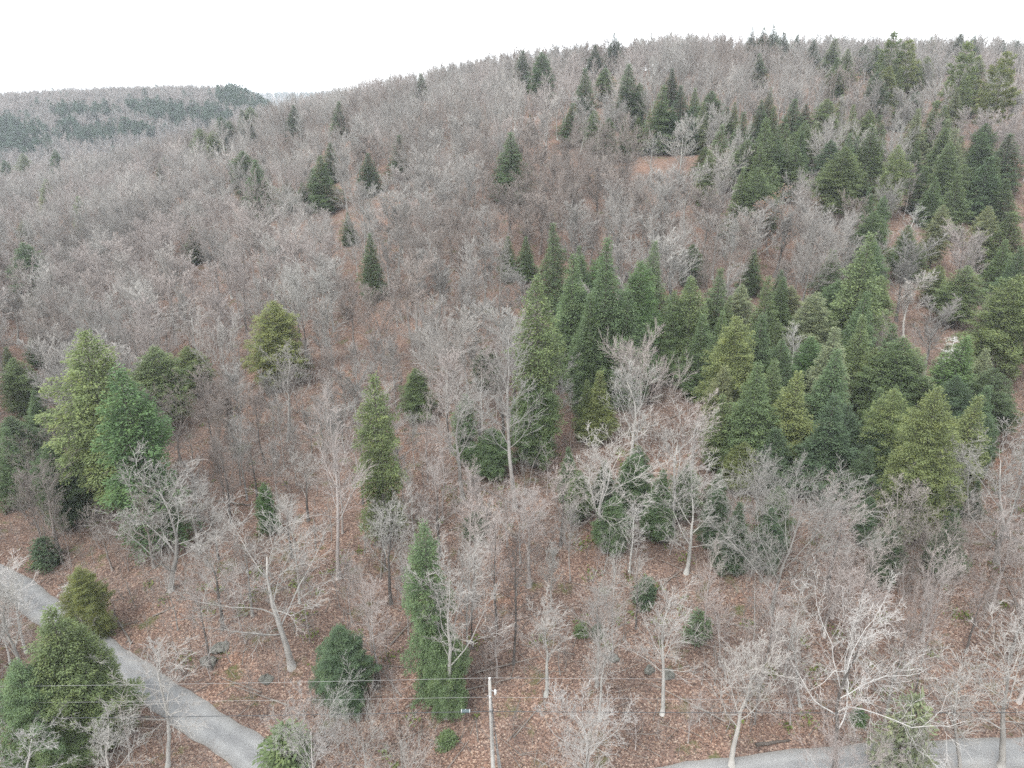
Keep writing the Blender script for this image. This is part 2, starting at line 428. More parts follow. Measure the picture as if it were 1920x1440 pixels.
def chains(pts, rs, n):
    """polylines (B,m,3) with radii -> verts, quads of n-sided tubes"""
    B, m, _ = pts.shape
    d = np.empty_like(pts); d[:, 1:-1] = pts[:, 2:] - pts[:, :-2]; d[:, 0] = pts[:, 1] - pts[:, 0]; d[:, -1] = pts[:, -1] - pts[:, -2]
    d = unit(d); ref = np.where(np.abs(d[:, :1, 2:3]) > .9, np.array([[[1.0, 0, 0]]]), np.array([[[0, 0, 1.0]]]))
    u = unit(np.cross(d, ref)); v = np.cross(d, u)
    ring = np.stack([pts + (u * math.cos(2 * math.pi * i / n) + v * math.sin(2 * math.pi * i / n)) * rs[..., None] for i in range(n)], 2)   # B,m,n,3
    a = (np.arange(B)[:, None, None] * m + np.arange(m - 1)[None, :, None]) * n + np.arange(n)[None, None]
    b = (np.arange(B)[:, None, None] * m + np.arange(m - 1)[None, :, None]) * n + (np.arange(n)[None, None] + 1) % n
    return ring.reshape(-1, 3), np.stack([a, b, b + n, a + n], -1).reshape(-1, 4)

def bare_form(kind, seed, H, rmin, levels, bark=None, thin=1.0, leaves=0):
    """-> dict(trunk=mesh, crown=mesh, H, W) of a bare tree H metres tall, standing at the origin"""
    g = np.random.default_rng(seed); o = dict(BARE[kind]); levels = min(levels, len(o['n'])); o['levels'] = levels; o['rmin'] = rmin
    o['kids'] = [max(2, int(round(k * (thin if i else 1)))) for i, k in enumerate(o['kids'])]
    lv = grow(g, o, H)
    top = max(np.percentile(p[..., 2].max(1), 99.5) for p, r in lv[1:]); k = H / top
    lv = [(p * k, r) for p, r in lv]
    off = lv[-1][0][:, -1, :2].mean(0)                       # keep the crown above the foot
    for p, r in lv: p[..., :2] -= off * (np.clip(p[..., 2:3], 0, None) / (H * .7))
    allp = lv[-1][0][:, -1]
    W = 2 * np.percentile(np.hypot(allp[:, 0] - allp[:, 0].mean(), allp[:, 1] - allp[:, 1].mean()), 90)
    p, r = lv[0]; r = r.copy(); r[:, 0] *= 1.4
    tv, tq = tube([tuple(x) for x in p[0]], list(r[0]), 8)
    trunk = mesh_np(kind + '_trunk', tv, tq, [bark or M_BARK], smooth=True)
    parts = [(*chains(p, r, 5 if lev == 1 else 3), 1 if lev >= max(2, levels - 2) else 0) for lev, (p, r) in enumerate(lv) if lev]
    if leaves:
        parts.append((*leaf_quads(allp[rng_idx(len(allp), leaves, seed)], 0.12, seed), 2))
    v, q_, mi = merge(parts)
    crown = mesh_np(kind + '_crown', v, q_, [M_BARK, M_TWIGB, M_DRYLEAF] if leaves else [M_BARK, M_TWIGB], mi, smooth=True)
    return dict(trunk=trunk, crown=crown, H=H, W=W, kind=kind)

def rng_idx(n, m, seed): return np.random.default_rng(seed).integers(0, n, m)

def leaf_quads(pts, size, seed, flat=0.0):
    g = np.random.default_rng(seed); n = len(pts)
    u = g.normal(size=(n, 3)); u[:, 2] *= 1 - flat; u /= np.linalg.norm(u, axis=1, keepdims=True)
    v = g.normal(size=(n, 3)); v[:, 2] *= 1 - flat; v -= (v * u).sum(1, keepdims=True) * u; v /= np.linalg.norm(v, axis=1, keepdims=True)
    s = size * g.uniform(.6, 1.4, (n, 1)); p = np.asarray(pts)
    V = np.stack([p - u * s, p - v * s * .6, p + u * s, p + v * s * .6], 1).reshape(-1, 3)
    return V, np.arange(4 * n).reshape(-1, 4)

M_DRYLEAF = mat_plain('dry_brown_leaf', (0.20, 0.125, 0.09), 0.9, 3.0, 0.35)

# ------------------------------------------------------------------ conifer forms
def conifer_form(seed, H, rad, kind='hemlock', z0=.08, power=1.5, dens=1.0, size=.30, nbr=190, shape='cone'):
    g = np.random.default_rng(seed); up = np.array([0, 0, 1.0])
    bend = g.uniform(-.02, .02, 2)
    axis = lambda z: np.stack([bend[0] * z * z / H, bend[1] * z * z / H, z], -1)
    if kind == 'pine':
        z, a = [], []; zz = H * z0
        while zz < H * .985:
            k = g.integers(4, 7); a0 = g.uniform(0, 6.28)
            for b in range(k): z.append(zz + g.uniform(-.25, .25)); a.append(a0 + b * 6.28 / k + g.uniform(-.35, .35))
            zz += g.uniform(.75, 1.4) * H / 20
        z, a = np.array(z), np.array(a); t = (z / H - z0) / (1 - z0)
        prof = np.clip(1 - t, 0, 1) ** .6 * g.uniform(.6, 1.2, len(z)) * (1 - .3 * np.clip(.3 - t, 0, 1) / .3)
    else:
        t = 1 - (1 - (np.arange(nbr) + g.random(nbr)) / nbr) ** .9
        z = H * (z0 + (1 - z0) * t); a = np.arange(nbr) * 2.4 + g.uniform(-.4, .4, nbr)
        if shape == 'cone': prof = np.clip(1 - t ** power, 0, 1) ** .95 * (1 - .45 * np.clip(.22 - t, 0, 1) / .22)
        elif shape == 'oval': prof = np.where(t < .34, .55 + .45 * np.sin(t / .34 * 1.57), np.clip(1 - np.clip((t - .34) / .66, 0, 1) ** power, 0, 1) ** .85)
        else: prof = np.where(t < .55, .62 + .38 * np.sin(t * 11 + seed) ** 2, np.clip(1 - np.clip((t - .55) / .45, 0, 1) ** power, 0, 1))
        prof = prof * g.uniform(.72, 1.12, nbr)
    lob = 1.0
    for _ in range(6): lob = lob + g.uniform(.05, .15) * np.sin(g.integers(1, 5) * a + g.uniform(0, 6.28) + z / H * g.uniform(3, 14))
    Lb = np.maximum(.3, rad * prof * lob)
    el = np.radians(-8 + 42 * t if kind != 'pine' else 2 + 32 * t) + g.uniform(-.14, .14, len(z))
    D = np.stack([np.cos(a) * np.cos(el), np.sin(a) * np.cos(el), np.sin(el)], -1); P = axis(z)
    droop = .22 * (1 - t) + .03 if kind != 'pine' else np.full(len(z), -.12)
    wood = [(tuple(P[i]), tuple(P[i] + D[i] * Lb[i] * .8 - up * droop[i] * .64 * Lb[i]), .035 * (1 - t[i]) + .012, .008) for i in range(len(z))]
    cnt = (8 + dens * (.30 / size) ** 1.8 * 21 * Lb ** 1.75).astype(int)
    if kind == 'pine': cnt = (cnt * 1.7).astype(int)
    bi = np.repeat(np.arange(len(z)), cnt); N = len(bi)
    lo = .04 if kind != 'pine' else .3
    f = lo + (1 - lo) * g.random(N) ** (.85 if kind != 'pine' else .6)
    s_ = g.uniform(-1, 1, N); L = Lb[bi]; Db = D[bi]; side = unit(np.cross(Db, up))
    reach = np.minimum(.46 * L * (1 - f) + size * .8, 1.7)
    c = P[bi] + Db * (L * f)[:, None] + up * (-droop[bi] * f * f * L)[:, None] + (side * s_[:, None] + Db * (.45 * np.abs(s_))[:, None] - up * (.22 * s_ * s_)[:, None]) * reach[:, None]
    c += g.normal(size=(N, 3)) * size * (.35 if kind != 'pine' else .5)
    if kind != 'pine': c -= up * (np.abs(g.normal(size=(N, 1))) * .02 * H * (.35 + .65 * f[:, None]) - .012 * H)
    l = size * g.uniform(.7, 1.5, N); wd = size * g.uniform(.16, .34, N)
    ax = unit(Db * g.uniform(.3, 1.1, (N, 1)) + side * (s_ * .9)[:, None] - up * g.uniform(-.05 if kind != 'pine' else -.4, .5 if kind != 'pine' else .1, (N, 1)) + g.normal(size=(N, 3)) * .28)
    wv = unit(np.cross(ax, up + g.normal(size=(N, 3)) * .45)) * wd[:, None]
    quad = np.stack([c, c + ax * (l * .45)[:, None] + wv, c + ax * l[:, None], c + ax * (l * .45)[:, None] - wv], 1)
    # the leader
    m = 60; zt = H * (1 - .07 * g.random(m)); ct = axis(zt) + g.normal(size=(m, 3)) * [.08, .08, .05]
    at = unit(g.normal(size=(m, 3)) * .55 + up); wt = unit(np.cross(at, g.normal(size=(m, 3)))) * size * .25
    quad = np.concatenate([quad, np.stack([ct, ct + at * size * .4 + wt, ct + at * size, ct + at * size * .4 - wt], 1)])
    V = quad.reshape(-1, 3); Q = np.arange(len(V)).reshape(-1, 4)
    wv_, wq = prisms(wood, 3)
    v, q_, mi = merge([(V, Q, 0), (wv_, wq, 1)])
    crown = mesh_np(kind + '_crown', v, q_, [M_FOL, M_CBARK], mi)
    hs_ = np.array([0, .25, .5, .75, .97]); pts = axis(H * hs_); pts[0, 2] = -.3
    tv, tq = tube([tuple(p) for p in pts], [H * .012 * k for k in (1.25, .9, .65, .35, .06)], 7)
    trunk = mesh_np(kind + '_trunk', tv, tq, [M_CBARK], smooth=True)
    rr = np.hypot(V[:, 0], V[:, 1]); W = 2 * np.percentile(rr, 93)
    return dict(trunk=trunk, crown=crown, H=H, W=W, kind=kind, shape=shape)

M_CBARK = mat_plain('conifer_bark', (0.08, 0.068, 0.06), 0.95, 3.0, 0.3)

HEM = [conifer_form(100 + i, 16, r, z0=z, power=p, nbr=n, shape=sh, size=.19, dens=.66) for i, (r, z, p, n, sh) in enumerate([(3.2, .05, 1.35, 330, 'cone'), (2.7, .10, 1.2, 320, 'cone'), (3.4, .10, 1.7, 330, 'oval'), (2.6, .06, 1.6, 320, 'cone'), (3.0, .16, 1.5, 300, 'oval'), (3.5, .12, 1.9, 340, 'oval'), (3.1, .06, 1.1, 320, 'cone')])]
NEARH = [conifer_form(160 + i, 16, r, z0=.06, power=1.5, nbr=340, shape=sh, size=.15, dens=.72) for i, (r, sh) in enumerate(((3.2, 'cone'), (3.4, 'oval'), (2.1, 'column')))]
COLUMN = [conifer_form(120 + i, 16, 2.0, z0=.10, power=1.5, nbr=280, shape='column', size=.19, dens=.7) for i in range(3)]
PINE = [conifer_form(130 + i, 20, r, 'pine', z0=.22, size=.42) for i, r in enumerate((4.6, 5.2))]
YEW = [conifer_form(140 + i, 3, 1.3, 'hemlock', z0=.03, power=2.2, nbr=60, size=.22) for i in range(2)]     # low evergreen shrubs
FARC = [conifer_form(150 + i, 16, r, z0=.08, power=1.3, nbr=60, size=.75, dens=1.3) for i, r in enumerate((2.8, 3.4))]

BR = {}
for kd, seeds in (('broad', (1, 2, 3)), ('vase', (11, 12, 13)), ('slim', (21, 22, 23)), ('round', (31, 32)), ('oak', (41, 42))):
    BR[kd] = [bare_form(kd, s, 15, .0115, 5) for s in seeds]
BR['fan'] = [bare_form('fan', s, 15, .0115, 5) for s in (4, 5)]
BR['dome'] = [bare_form('dome', s, 15, .0115, 5) for s in (34, 35)]
BR['birch'] = [bare_form('slim', s, 14, .010, 5, bark=M_BIRCH) for s in (51, 52)]
BR['sapling'] = [bare_form('sapling', s, 6, .008, 4) for s in (61, 62, 63)]
BR['leafy'] = [bare_form('round', 71, 14, .012, 5, leaves=2600)]
MID = [bare_form(kd, s, 15, .022, 4, thin=1.1 if kd == 'slim' else 1.85) for kd, s in (('vase', 81), ('vase', 82), ('broad', 83), ('broad', 84), ('round', 85), ('slim', 86), ('round', 87), ('round', 88))]
FAR2 = [bare_form(kd, s, 15, .036, 3, thin=1.6 if kd == 'slim' else 3.0) for kd, s in (('vase', 181), ('vase', 182), ('broad', 183), ('broad', 184), ('round', 185), ('slim', 186), ('round', 187), ('round', 188))]     # same order of kinds as MID
FAR = [bare_form(kd, s, 15, .055, 3, thin=1.5) for kd, s in (('vase', 91), ('vase', 92), ('slim', 93), ('broad', 94))]

TONES = {'pale': (.285, .281, .267), 'white': (.350, .348, .338), 'grey': (.226, .221, .210), 'pinkish': (.276, .255, .243), 'brown': (.196, .177, .163), 'dark': (.092, .085, .080)}
GREENS = {'d': (.080, .116, .064), 'g': (.104, .150, .074), 'y': (.155, .182, .074), 'p': (.180, .205, .118), 'b': (.100, .162, .068), 'l': (.130, .170, .078)}
GWORD = {'d': 'dark green', 'g': 'green', 'y': 'yellow-green', 'p': 'pale green', 'b': 'bright green', 'l': 'light green'}

def place(form, name, loc, H, W, rz, tone, trunk_tone=None, lean=(0, 0)):
    """a tree as an Empty with its trunk and crown, H metres tall and W metres wide"""
    e = bpy.data.objects.new(name, None); e.empty_display_size = .3
    C.objects.link(e)
    e.location = loc; s = H / form['H']; sw = W / form['W']
    if form['kind'] not in ('hemlock', 'pine'): sw = min(max(sw, .62 * s), 1.75 * s)       # keep a tree's build
    e.rotation_euler = (lean[1], lean[0], 0)
    e.scale = (sw, sw, s)
    t = link(bpy.data.objects.new('trunk', form['trunk']), e); c = link(bpy.data.objects.new('crown', form['crown']), e)
    t.rotation_euler.z = c.rotation_euler.z = rz
    k = s / sw if form['kind'] not in ('hemlock', 'pine') else 1
    t.color = (*(trunk_tone or tone), 1); c.color = (*tone, 1)
    return e

# ------------------------------------------------------------------ positions from the photograph, put where they stand on the slope
def ground_hit(px, row):
    d = ray(px, row); ys = np.arange(28, 900, .5)
    t = ys / d.y; z = CAM_Z + d.z * t; h = height(d.x * t, ys)
    k = np.argmax(h >= z) if (h >= z).any() else len(ys) - 1
    return float(d.x * t[k]), float(ys[k]), float(h[k])

YS = np.arange(30, 560, .5)
def stand_under(px, row, H):
    """the spot on the slope where a tree of height H shows its top at (px, row)"""
    d = ray(px, row); t = YS / d.y
    x = d.x * t; g = height(x, YS); top = CAM_Z + d.z * t
    diff = g + H - top
    k = np.argmax(diff >= 0) if (diff >= 0).any() else int(np.argmax(diff))
    return float(x[k]), float(YS[k]), float(g[k]), float(top[k] - g[k])

def solve_tree(px, top, vis, lo=7.0, hi=25.0, f=1.22):
    want = (vis - top) * f
    for _ in range(14):
        H = (lo + hi) / 2
        x, y, z, h = stand_under(px, top, H)
        dist = math.sqrt(x * x + y * y + (CAM_Z - z) ** 2)
        if H * F / dist < want: lo = H
        else: hi = H
    return x, y, z, max(6.0, min(h if abs(h - H) < 6 else H, 26)), dist

ORD = ['first', 'second', 'third', 'fourth', 'fifth', 'sixth', 'seventh', 'eighth', 'ninth', 'tenth', 'eleventh', 'twelfth', 'thirteenth', 'fourteenth', 'fifteenth', 'sixteenth', 'seventeenth', 'eighteenth', 'nineteenth', 'twentieth', 'twenty-first', 'twenty-second', 'twenty-third', 'twenty-fourth', 'twenty-fifth', 'twenty-sixth', 'twenty-seventh', 'twenty-eighth']
# zone phrase, group, [(x, top row, lowest visible row, width in pixels, tone[, species])]
STANDS = [
 ('along the crest line of the hill', 'evergreens on the crest', [
   (978, 95, 152, 30, 'd'), (1017, 97, 172, 42, 'g'), (1118, 85, 137, 42, 'd'), (1155, 60, 110, 40, 'd'), (1383, 60, 85, 14, 'd'), (1410, 50, 88, 20, 'd'), (1432, 50, 90, 24, 'd'),
   (1453, 45, 90, 24, 'd'), (1472, 60, 92, 24, 'd'), (1497, 65, 92, 20, 'd'), (1528, 75, 115, 28, 'd'), (1567, 72, 118, 40, 'l'), (1592, 92, 137, 30, 'l'), (1622, 84, 120, 30, 'd'), (1645, 84, 125, 34, 'l'), (1747, 68, 112, 32, 'd'), (1800, 63, 95, 34, 'd'), (1825, 66, 100, 30, 'g'), (1880, 74, 105, 30, 'd'), (1912, 76, 112, 34, 'd')]),
 ('in the group just below the crest', 'evergreens high on the slope', [
   (995, 215, 250, 18, 'd'), (1072, 193, 252, 46, 'b'), (1100, 128, 208, 32, 'g'), (1137, 127, 178, 32, 'l'), (1177, 120, 205, 40, 'g'), (1198, 222, 268, 26, 'l'), (1240, 160, 250, 52, 'g'), (1262, 128, 178, 22, 'd'), (1280, 160, 232, 30, 'd'), (960, 248, 345, 62, 'g')]),
 ('scattered over the upper left slope', 'lone evergreens on the upper left slope', [
   (549, 197, 252, 34, 'd'), (634, 190, 242, 44, 'g'), (457, 283, 348, 42, 'd'), (481, 300, 380, 54, 'b'), (616, 268, 322, 32, 'g'), (600, 292, 372, 40, 'g'), (582, 316, 375, 34, 'd'), (535, 335, 384, 40, 'd'), (567, 342, 382, 30, 'b'), (690, 287, 346, 50, 'd'), (747, 253, 317, 32, 'd'), (788, 137, 172, 28, 'g'),
   (650, 398, 447, 22, 'g'), (693, 437, 538, 44, 'd'), (360, 425, 475, 30, 'd')]),
 ('where the left ridge meets the valley', 'evergreens where the ridge meets the valley', [
   (373, 240, 282, 24, 'l'), (398, 245, 284, 26, 'l'), (413, 218, 264, 24, 'd'), (428, 226, 260, 20, 'g'), (453, 206, 252, 28, 'd'), (468, 200, 238, 24, 'l'), (424, 252, 272, 16, 'b')]),
 ('dotting the grey valley wood at far left', 'evergreens dotting the valley wood', [
   (103, 280, 318, 16, 'd'), (111, 294, 318, 14, 'l'), (203, 270, 288, 16, 'd'), (183, 273, 290, 14, 'p'), (299, 306, 330, 12, 'd'), (250, 289, 300, 9, 'd'), (310, 284, 302, 12, 'l'), (82, 336, 382, 30, 'p'), (143, 368, 420, 22, 'l'), (43, 412, 442, 16, 'l'), (45, 455, 546, 52, 'd'), (8, 300, 328, 22, 'd'), (40, 287, 322, 24, 'p'), (130, 270, 292, 18, 'l'), (8, 650, 700, 24, 'l')]),
 ('in the stand high on the right', 'evergreens of the upper right stand', [
   (1427, 100, 147, 24, 'g'), (1572, 108, 152, 26, 'g'), (1647, 135, 208, 26, 'd'), (1333, 170, 238, 34, 'g'), (1363, 200, 236, 22, 'g'), (1427, 187, 248, 28, 'g'), (1493, 185, 258, 44, 'g'), (1514, 195, 248, 28, 'd'), (1553, 185, 250, 40, 'l'), (1693, 180, 222, 36, 'g'), (1720, 170, 208, 30, 'd'), (1773, 197, 258, 30, 'l'),
   (1350, 233, 322, 40, 'l'), (1397, 210, 292, 38, 'g'), (1440, 222, 330, 44, 'l'), (1400, 262, 338, 50, 'l'), (1323, 275, 322, 40, 'l'), (1458, 263, 342, 26, 'g'), (1497, 275, 347, 60, 'l'), (1560, 262, 330, 34, 'd'), (1640, 235, 328, 46, 'l')]),
 ('in the band above the brown-leaved oak', 'evergreens above the leafy oak', [
   (1582, 275, 375, 82, 'l'), (1430, 318, 354, 34, 'p'), (1735, 312, 372, 32, 'g'), (1773, 240, 302, 36, 'l'), (1803, 255, 312, 30, 'l'), (1845, 248, 312, 52, 'g'), (1853, 293, 372, 56, 'g'), (1810, 308, 372, 34, 'l'), (1900, 250, 320, 44, 'g'), (1890, 335, 400, 40, 'g')]),
 ('in the row above the central hemlock stand', 'evergreens behind the central stand', [
   (953, 443, 510, 36, 'g'), (987, 443, 510, 36, 'g'), (1040, 420, 560, 62, 'g'), (1090, 462, 560, 46, 'g'), (1302, 458, 520, 44, 'g'), (1415, 466, 535, 40, 'g'), (1640, 397, 495, 66, 'g'), (1625, 436, 620, 88, 'l'), (1697, 437, 478, 30, 'g'), (1727, 455, 505, 34, 'l'), (1905, 398, 482, 84, 'l')]),
 ('in the dense central hemlock stand', 'hemlocks of the central stand', [
   (1075, 478, 680, 80, 'g'), (1143, 447, 690, 92, 'g'), (1205, 490, 680, 80, 'b'), (1228, 452, 600, 56, 'g'), (1265, 545, 690, 56, 'g'), (1300, 520, 680, 54, 'l'), (1352, 502, 640, 64, 'g'), (1390, 532, 640, 50, 'p'), (1445, 518, 670, 62, 'l'), (1467, 506, 600, 30, 'd'), (1487, 535, 610, 40, 'p'), (1530, 547, 660, 70, 'p'), (1653, 515, 610, 50, 'l'), (1320, 590, 720, 60, 'g'), (1357, 582, 700, 50, 'g'), (1570, 525, 620, 66, 'g'), (1180, 520, 690, 60, 'g'), (1110, 540, 690, 60, 'd')]),
 ('in the mixed right lower group', 'evergreens of the right lower slope', [
   (1385, 594, 765, 88, 'y'), (1423, 678, 850, 84, 'g'), (1497, 695, 845, 70, 'y'), (1525, 630, 745, 60, 'b'), (1573, 655, 810, 76, 'g'), (1550, 788, 862, 84, 'p'), (1395, 828, 885, 60, 'y'), (1680, 728, 875, 74, 'l'), (1690, 630, 770, 84, 'g'), (1720, 650, 770, 60, 'p'), (1808, 630, 765, 82, 'b'), (1765, 725, 945, 84, 'y'), (1830, 740, 890, 66, 'y'), (1480, 750, 850, 60, 'l'), (1600, 760, 880, 80, 'd'), (1640, 800, 900, 70, 'd'), (1763, 497, 555, 44, 'l'), (1812, 497, 580, 56, 'l'), (1908, 515, 650, 90, 'l'), (1870, 690, 800, 70, 'd'), (1460, 800, 900, 80, 'd')]),
 ('among the bare stems in mid slope', 'evergreens among the bare stems', [
   (1013, 520, 840, 78, 'l'), (1103, 712, 810, 40, 'l'), (1127, 697, 815, 56, 'y'), (913, 648, 720, 64, 'g'), (780, 690, 780, 56, 'g'), (920, 800, 890, 70, 'g'), (870, 740, 860, 44, 'g'), (1150, 930, 1010, 60, 'g'), (1240, 880, 1000, 56, 'g'), (1000, 690, 850, 80, 'g'), (1190, 850, 960, 60, 'g')]),
 ('on the left lower slope', 'evergreens of the left lower slope', [
   (153, 622, 880, 130, 'l'), (227, 690, 945, 92, 'b'), (283, 650, 770, 84, 'l'), (353, 648, 725, 62, 'l'), (508, 565, 695, 80, 'y'), (57, 617, 668, 28, 'b'), (27, 670, 760, 50, 'l'), (20, 780, 870, 70, 'd'), (493, 905, 950, 34, 'b'), (700, 706, 965, 70, 'l')]),
 ('beside the road and the power line', 'evergreens beside the road', [
   (90, 1140, 1345, 112, 'l'), (150, 1172, 1340, 76, 'l'), (28, 1235, 1400, 84, 'g'), (143, 1062, 1170, 58, 'y'), (633, 1170, 1308, 82, 'd'), (797, 975, 1262, 74, 'g'), (835, 1150, 1320, 64, 'g'), (75, 1300, 1420, 80, 'l')]),
 ('among the tall pines at right', 'tall pines at the right edge', [
   (1813, 80, 218, 92, 'l', 'pine'), (1890, 97, 228, 74, 'y', 'pine'), (1677, 60, 142, 44, 'l', 'pine'), (1706, 74, 148, 48, 'y', 'pine')]),
]
FAINT = [(780, 690, 780, 56, 'g'), (920, 800, 890, 70, 'g'), (870, 740, 860, 44, 'g'), (913, 648, 720, 64, 'g'), (20, 780, 870, 70, 'd'), (120, 1010, 1090, 60, 'd'), (573, 1108, 1165, 44, 'd')]   # half hidden behind bare crowns
HAND = []          # px, top, vis, halfwidth px, y  (what should stay in view)
SPOTS = []         # x, y, radius on the ground
ANCH = []
def place_conifers():
    for phrase, group, items in STANDS:
        items = sorted(items, key=lambda t: t[0])
        med = sorted(t[2] - t[1] for t in items)[len(items) // 2]
        for k, it in enumerate(items):
            px, top, vis, wpx, tone = it[:5]; sp = it[5] if len(it) > 5 else 'hemlock'
            x, y, z, H, dist = solve_tree(px, top, vis, hi=22 if top > 1000 else 25)
            forms = PINE if sp == 'pine' else (COLUMN if (vis - top) > 2.7 * wpx else HEM)
            if y < 62: forms = NEARH[2:] if forms is COLUMN else NEARH[:2]
            want = 'cone' if R.random() < (.72 if wpx < .5 * (vis - top) or y > 130 else .2) else 'oval'
            form = R.choice(forms if forms is not HEM else [f for f in forms if f['shape'] == want])
            W = max(2.2, min(wpx * dist / F * (1.12 if y < 150 else 1.42), 10.5, .66 * H))
            n_ = 'pine_tree' if sp == 'pine' else 'hemlock_tree'
            jit = R.uniform(.85, 1.15); col = tuple(c * jit for c in GREENS[tone])
            e = place(form, n_, (x, y, z - .15), H, W, R.uniform(0, 6.28), col)
            hpx = vis - top
            size = 'tall' if hpx > med * 1.25 else ('small' if hpx < med * .7 else ('slender' if wpx < hpx * .42 else ('broad' if wpx > hpx * .75 else 'conical')))
            lab = f"{size} {GWORD[tone]} {'pine' if sp == 'pine' else 'hemlock'}, {ORD[k]} from the left {phrase}"
            tag(e, lab, 'tree', group)
            HAND.append((px, top, vis, wpx / 2, y, .2 if it in FAINT else .96)); SPOTS.append((x, y, max(1.6, W * .36)))
place_conifers()

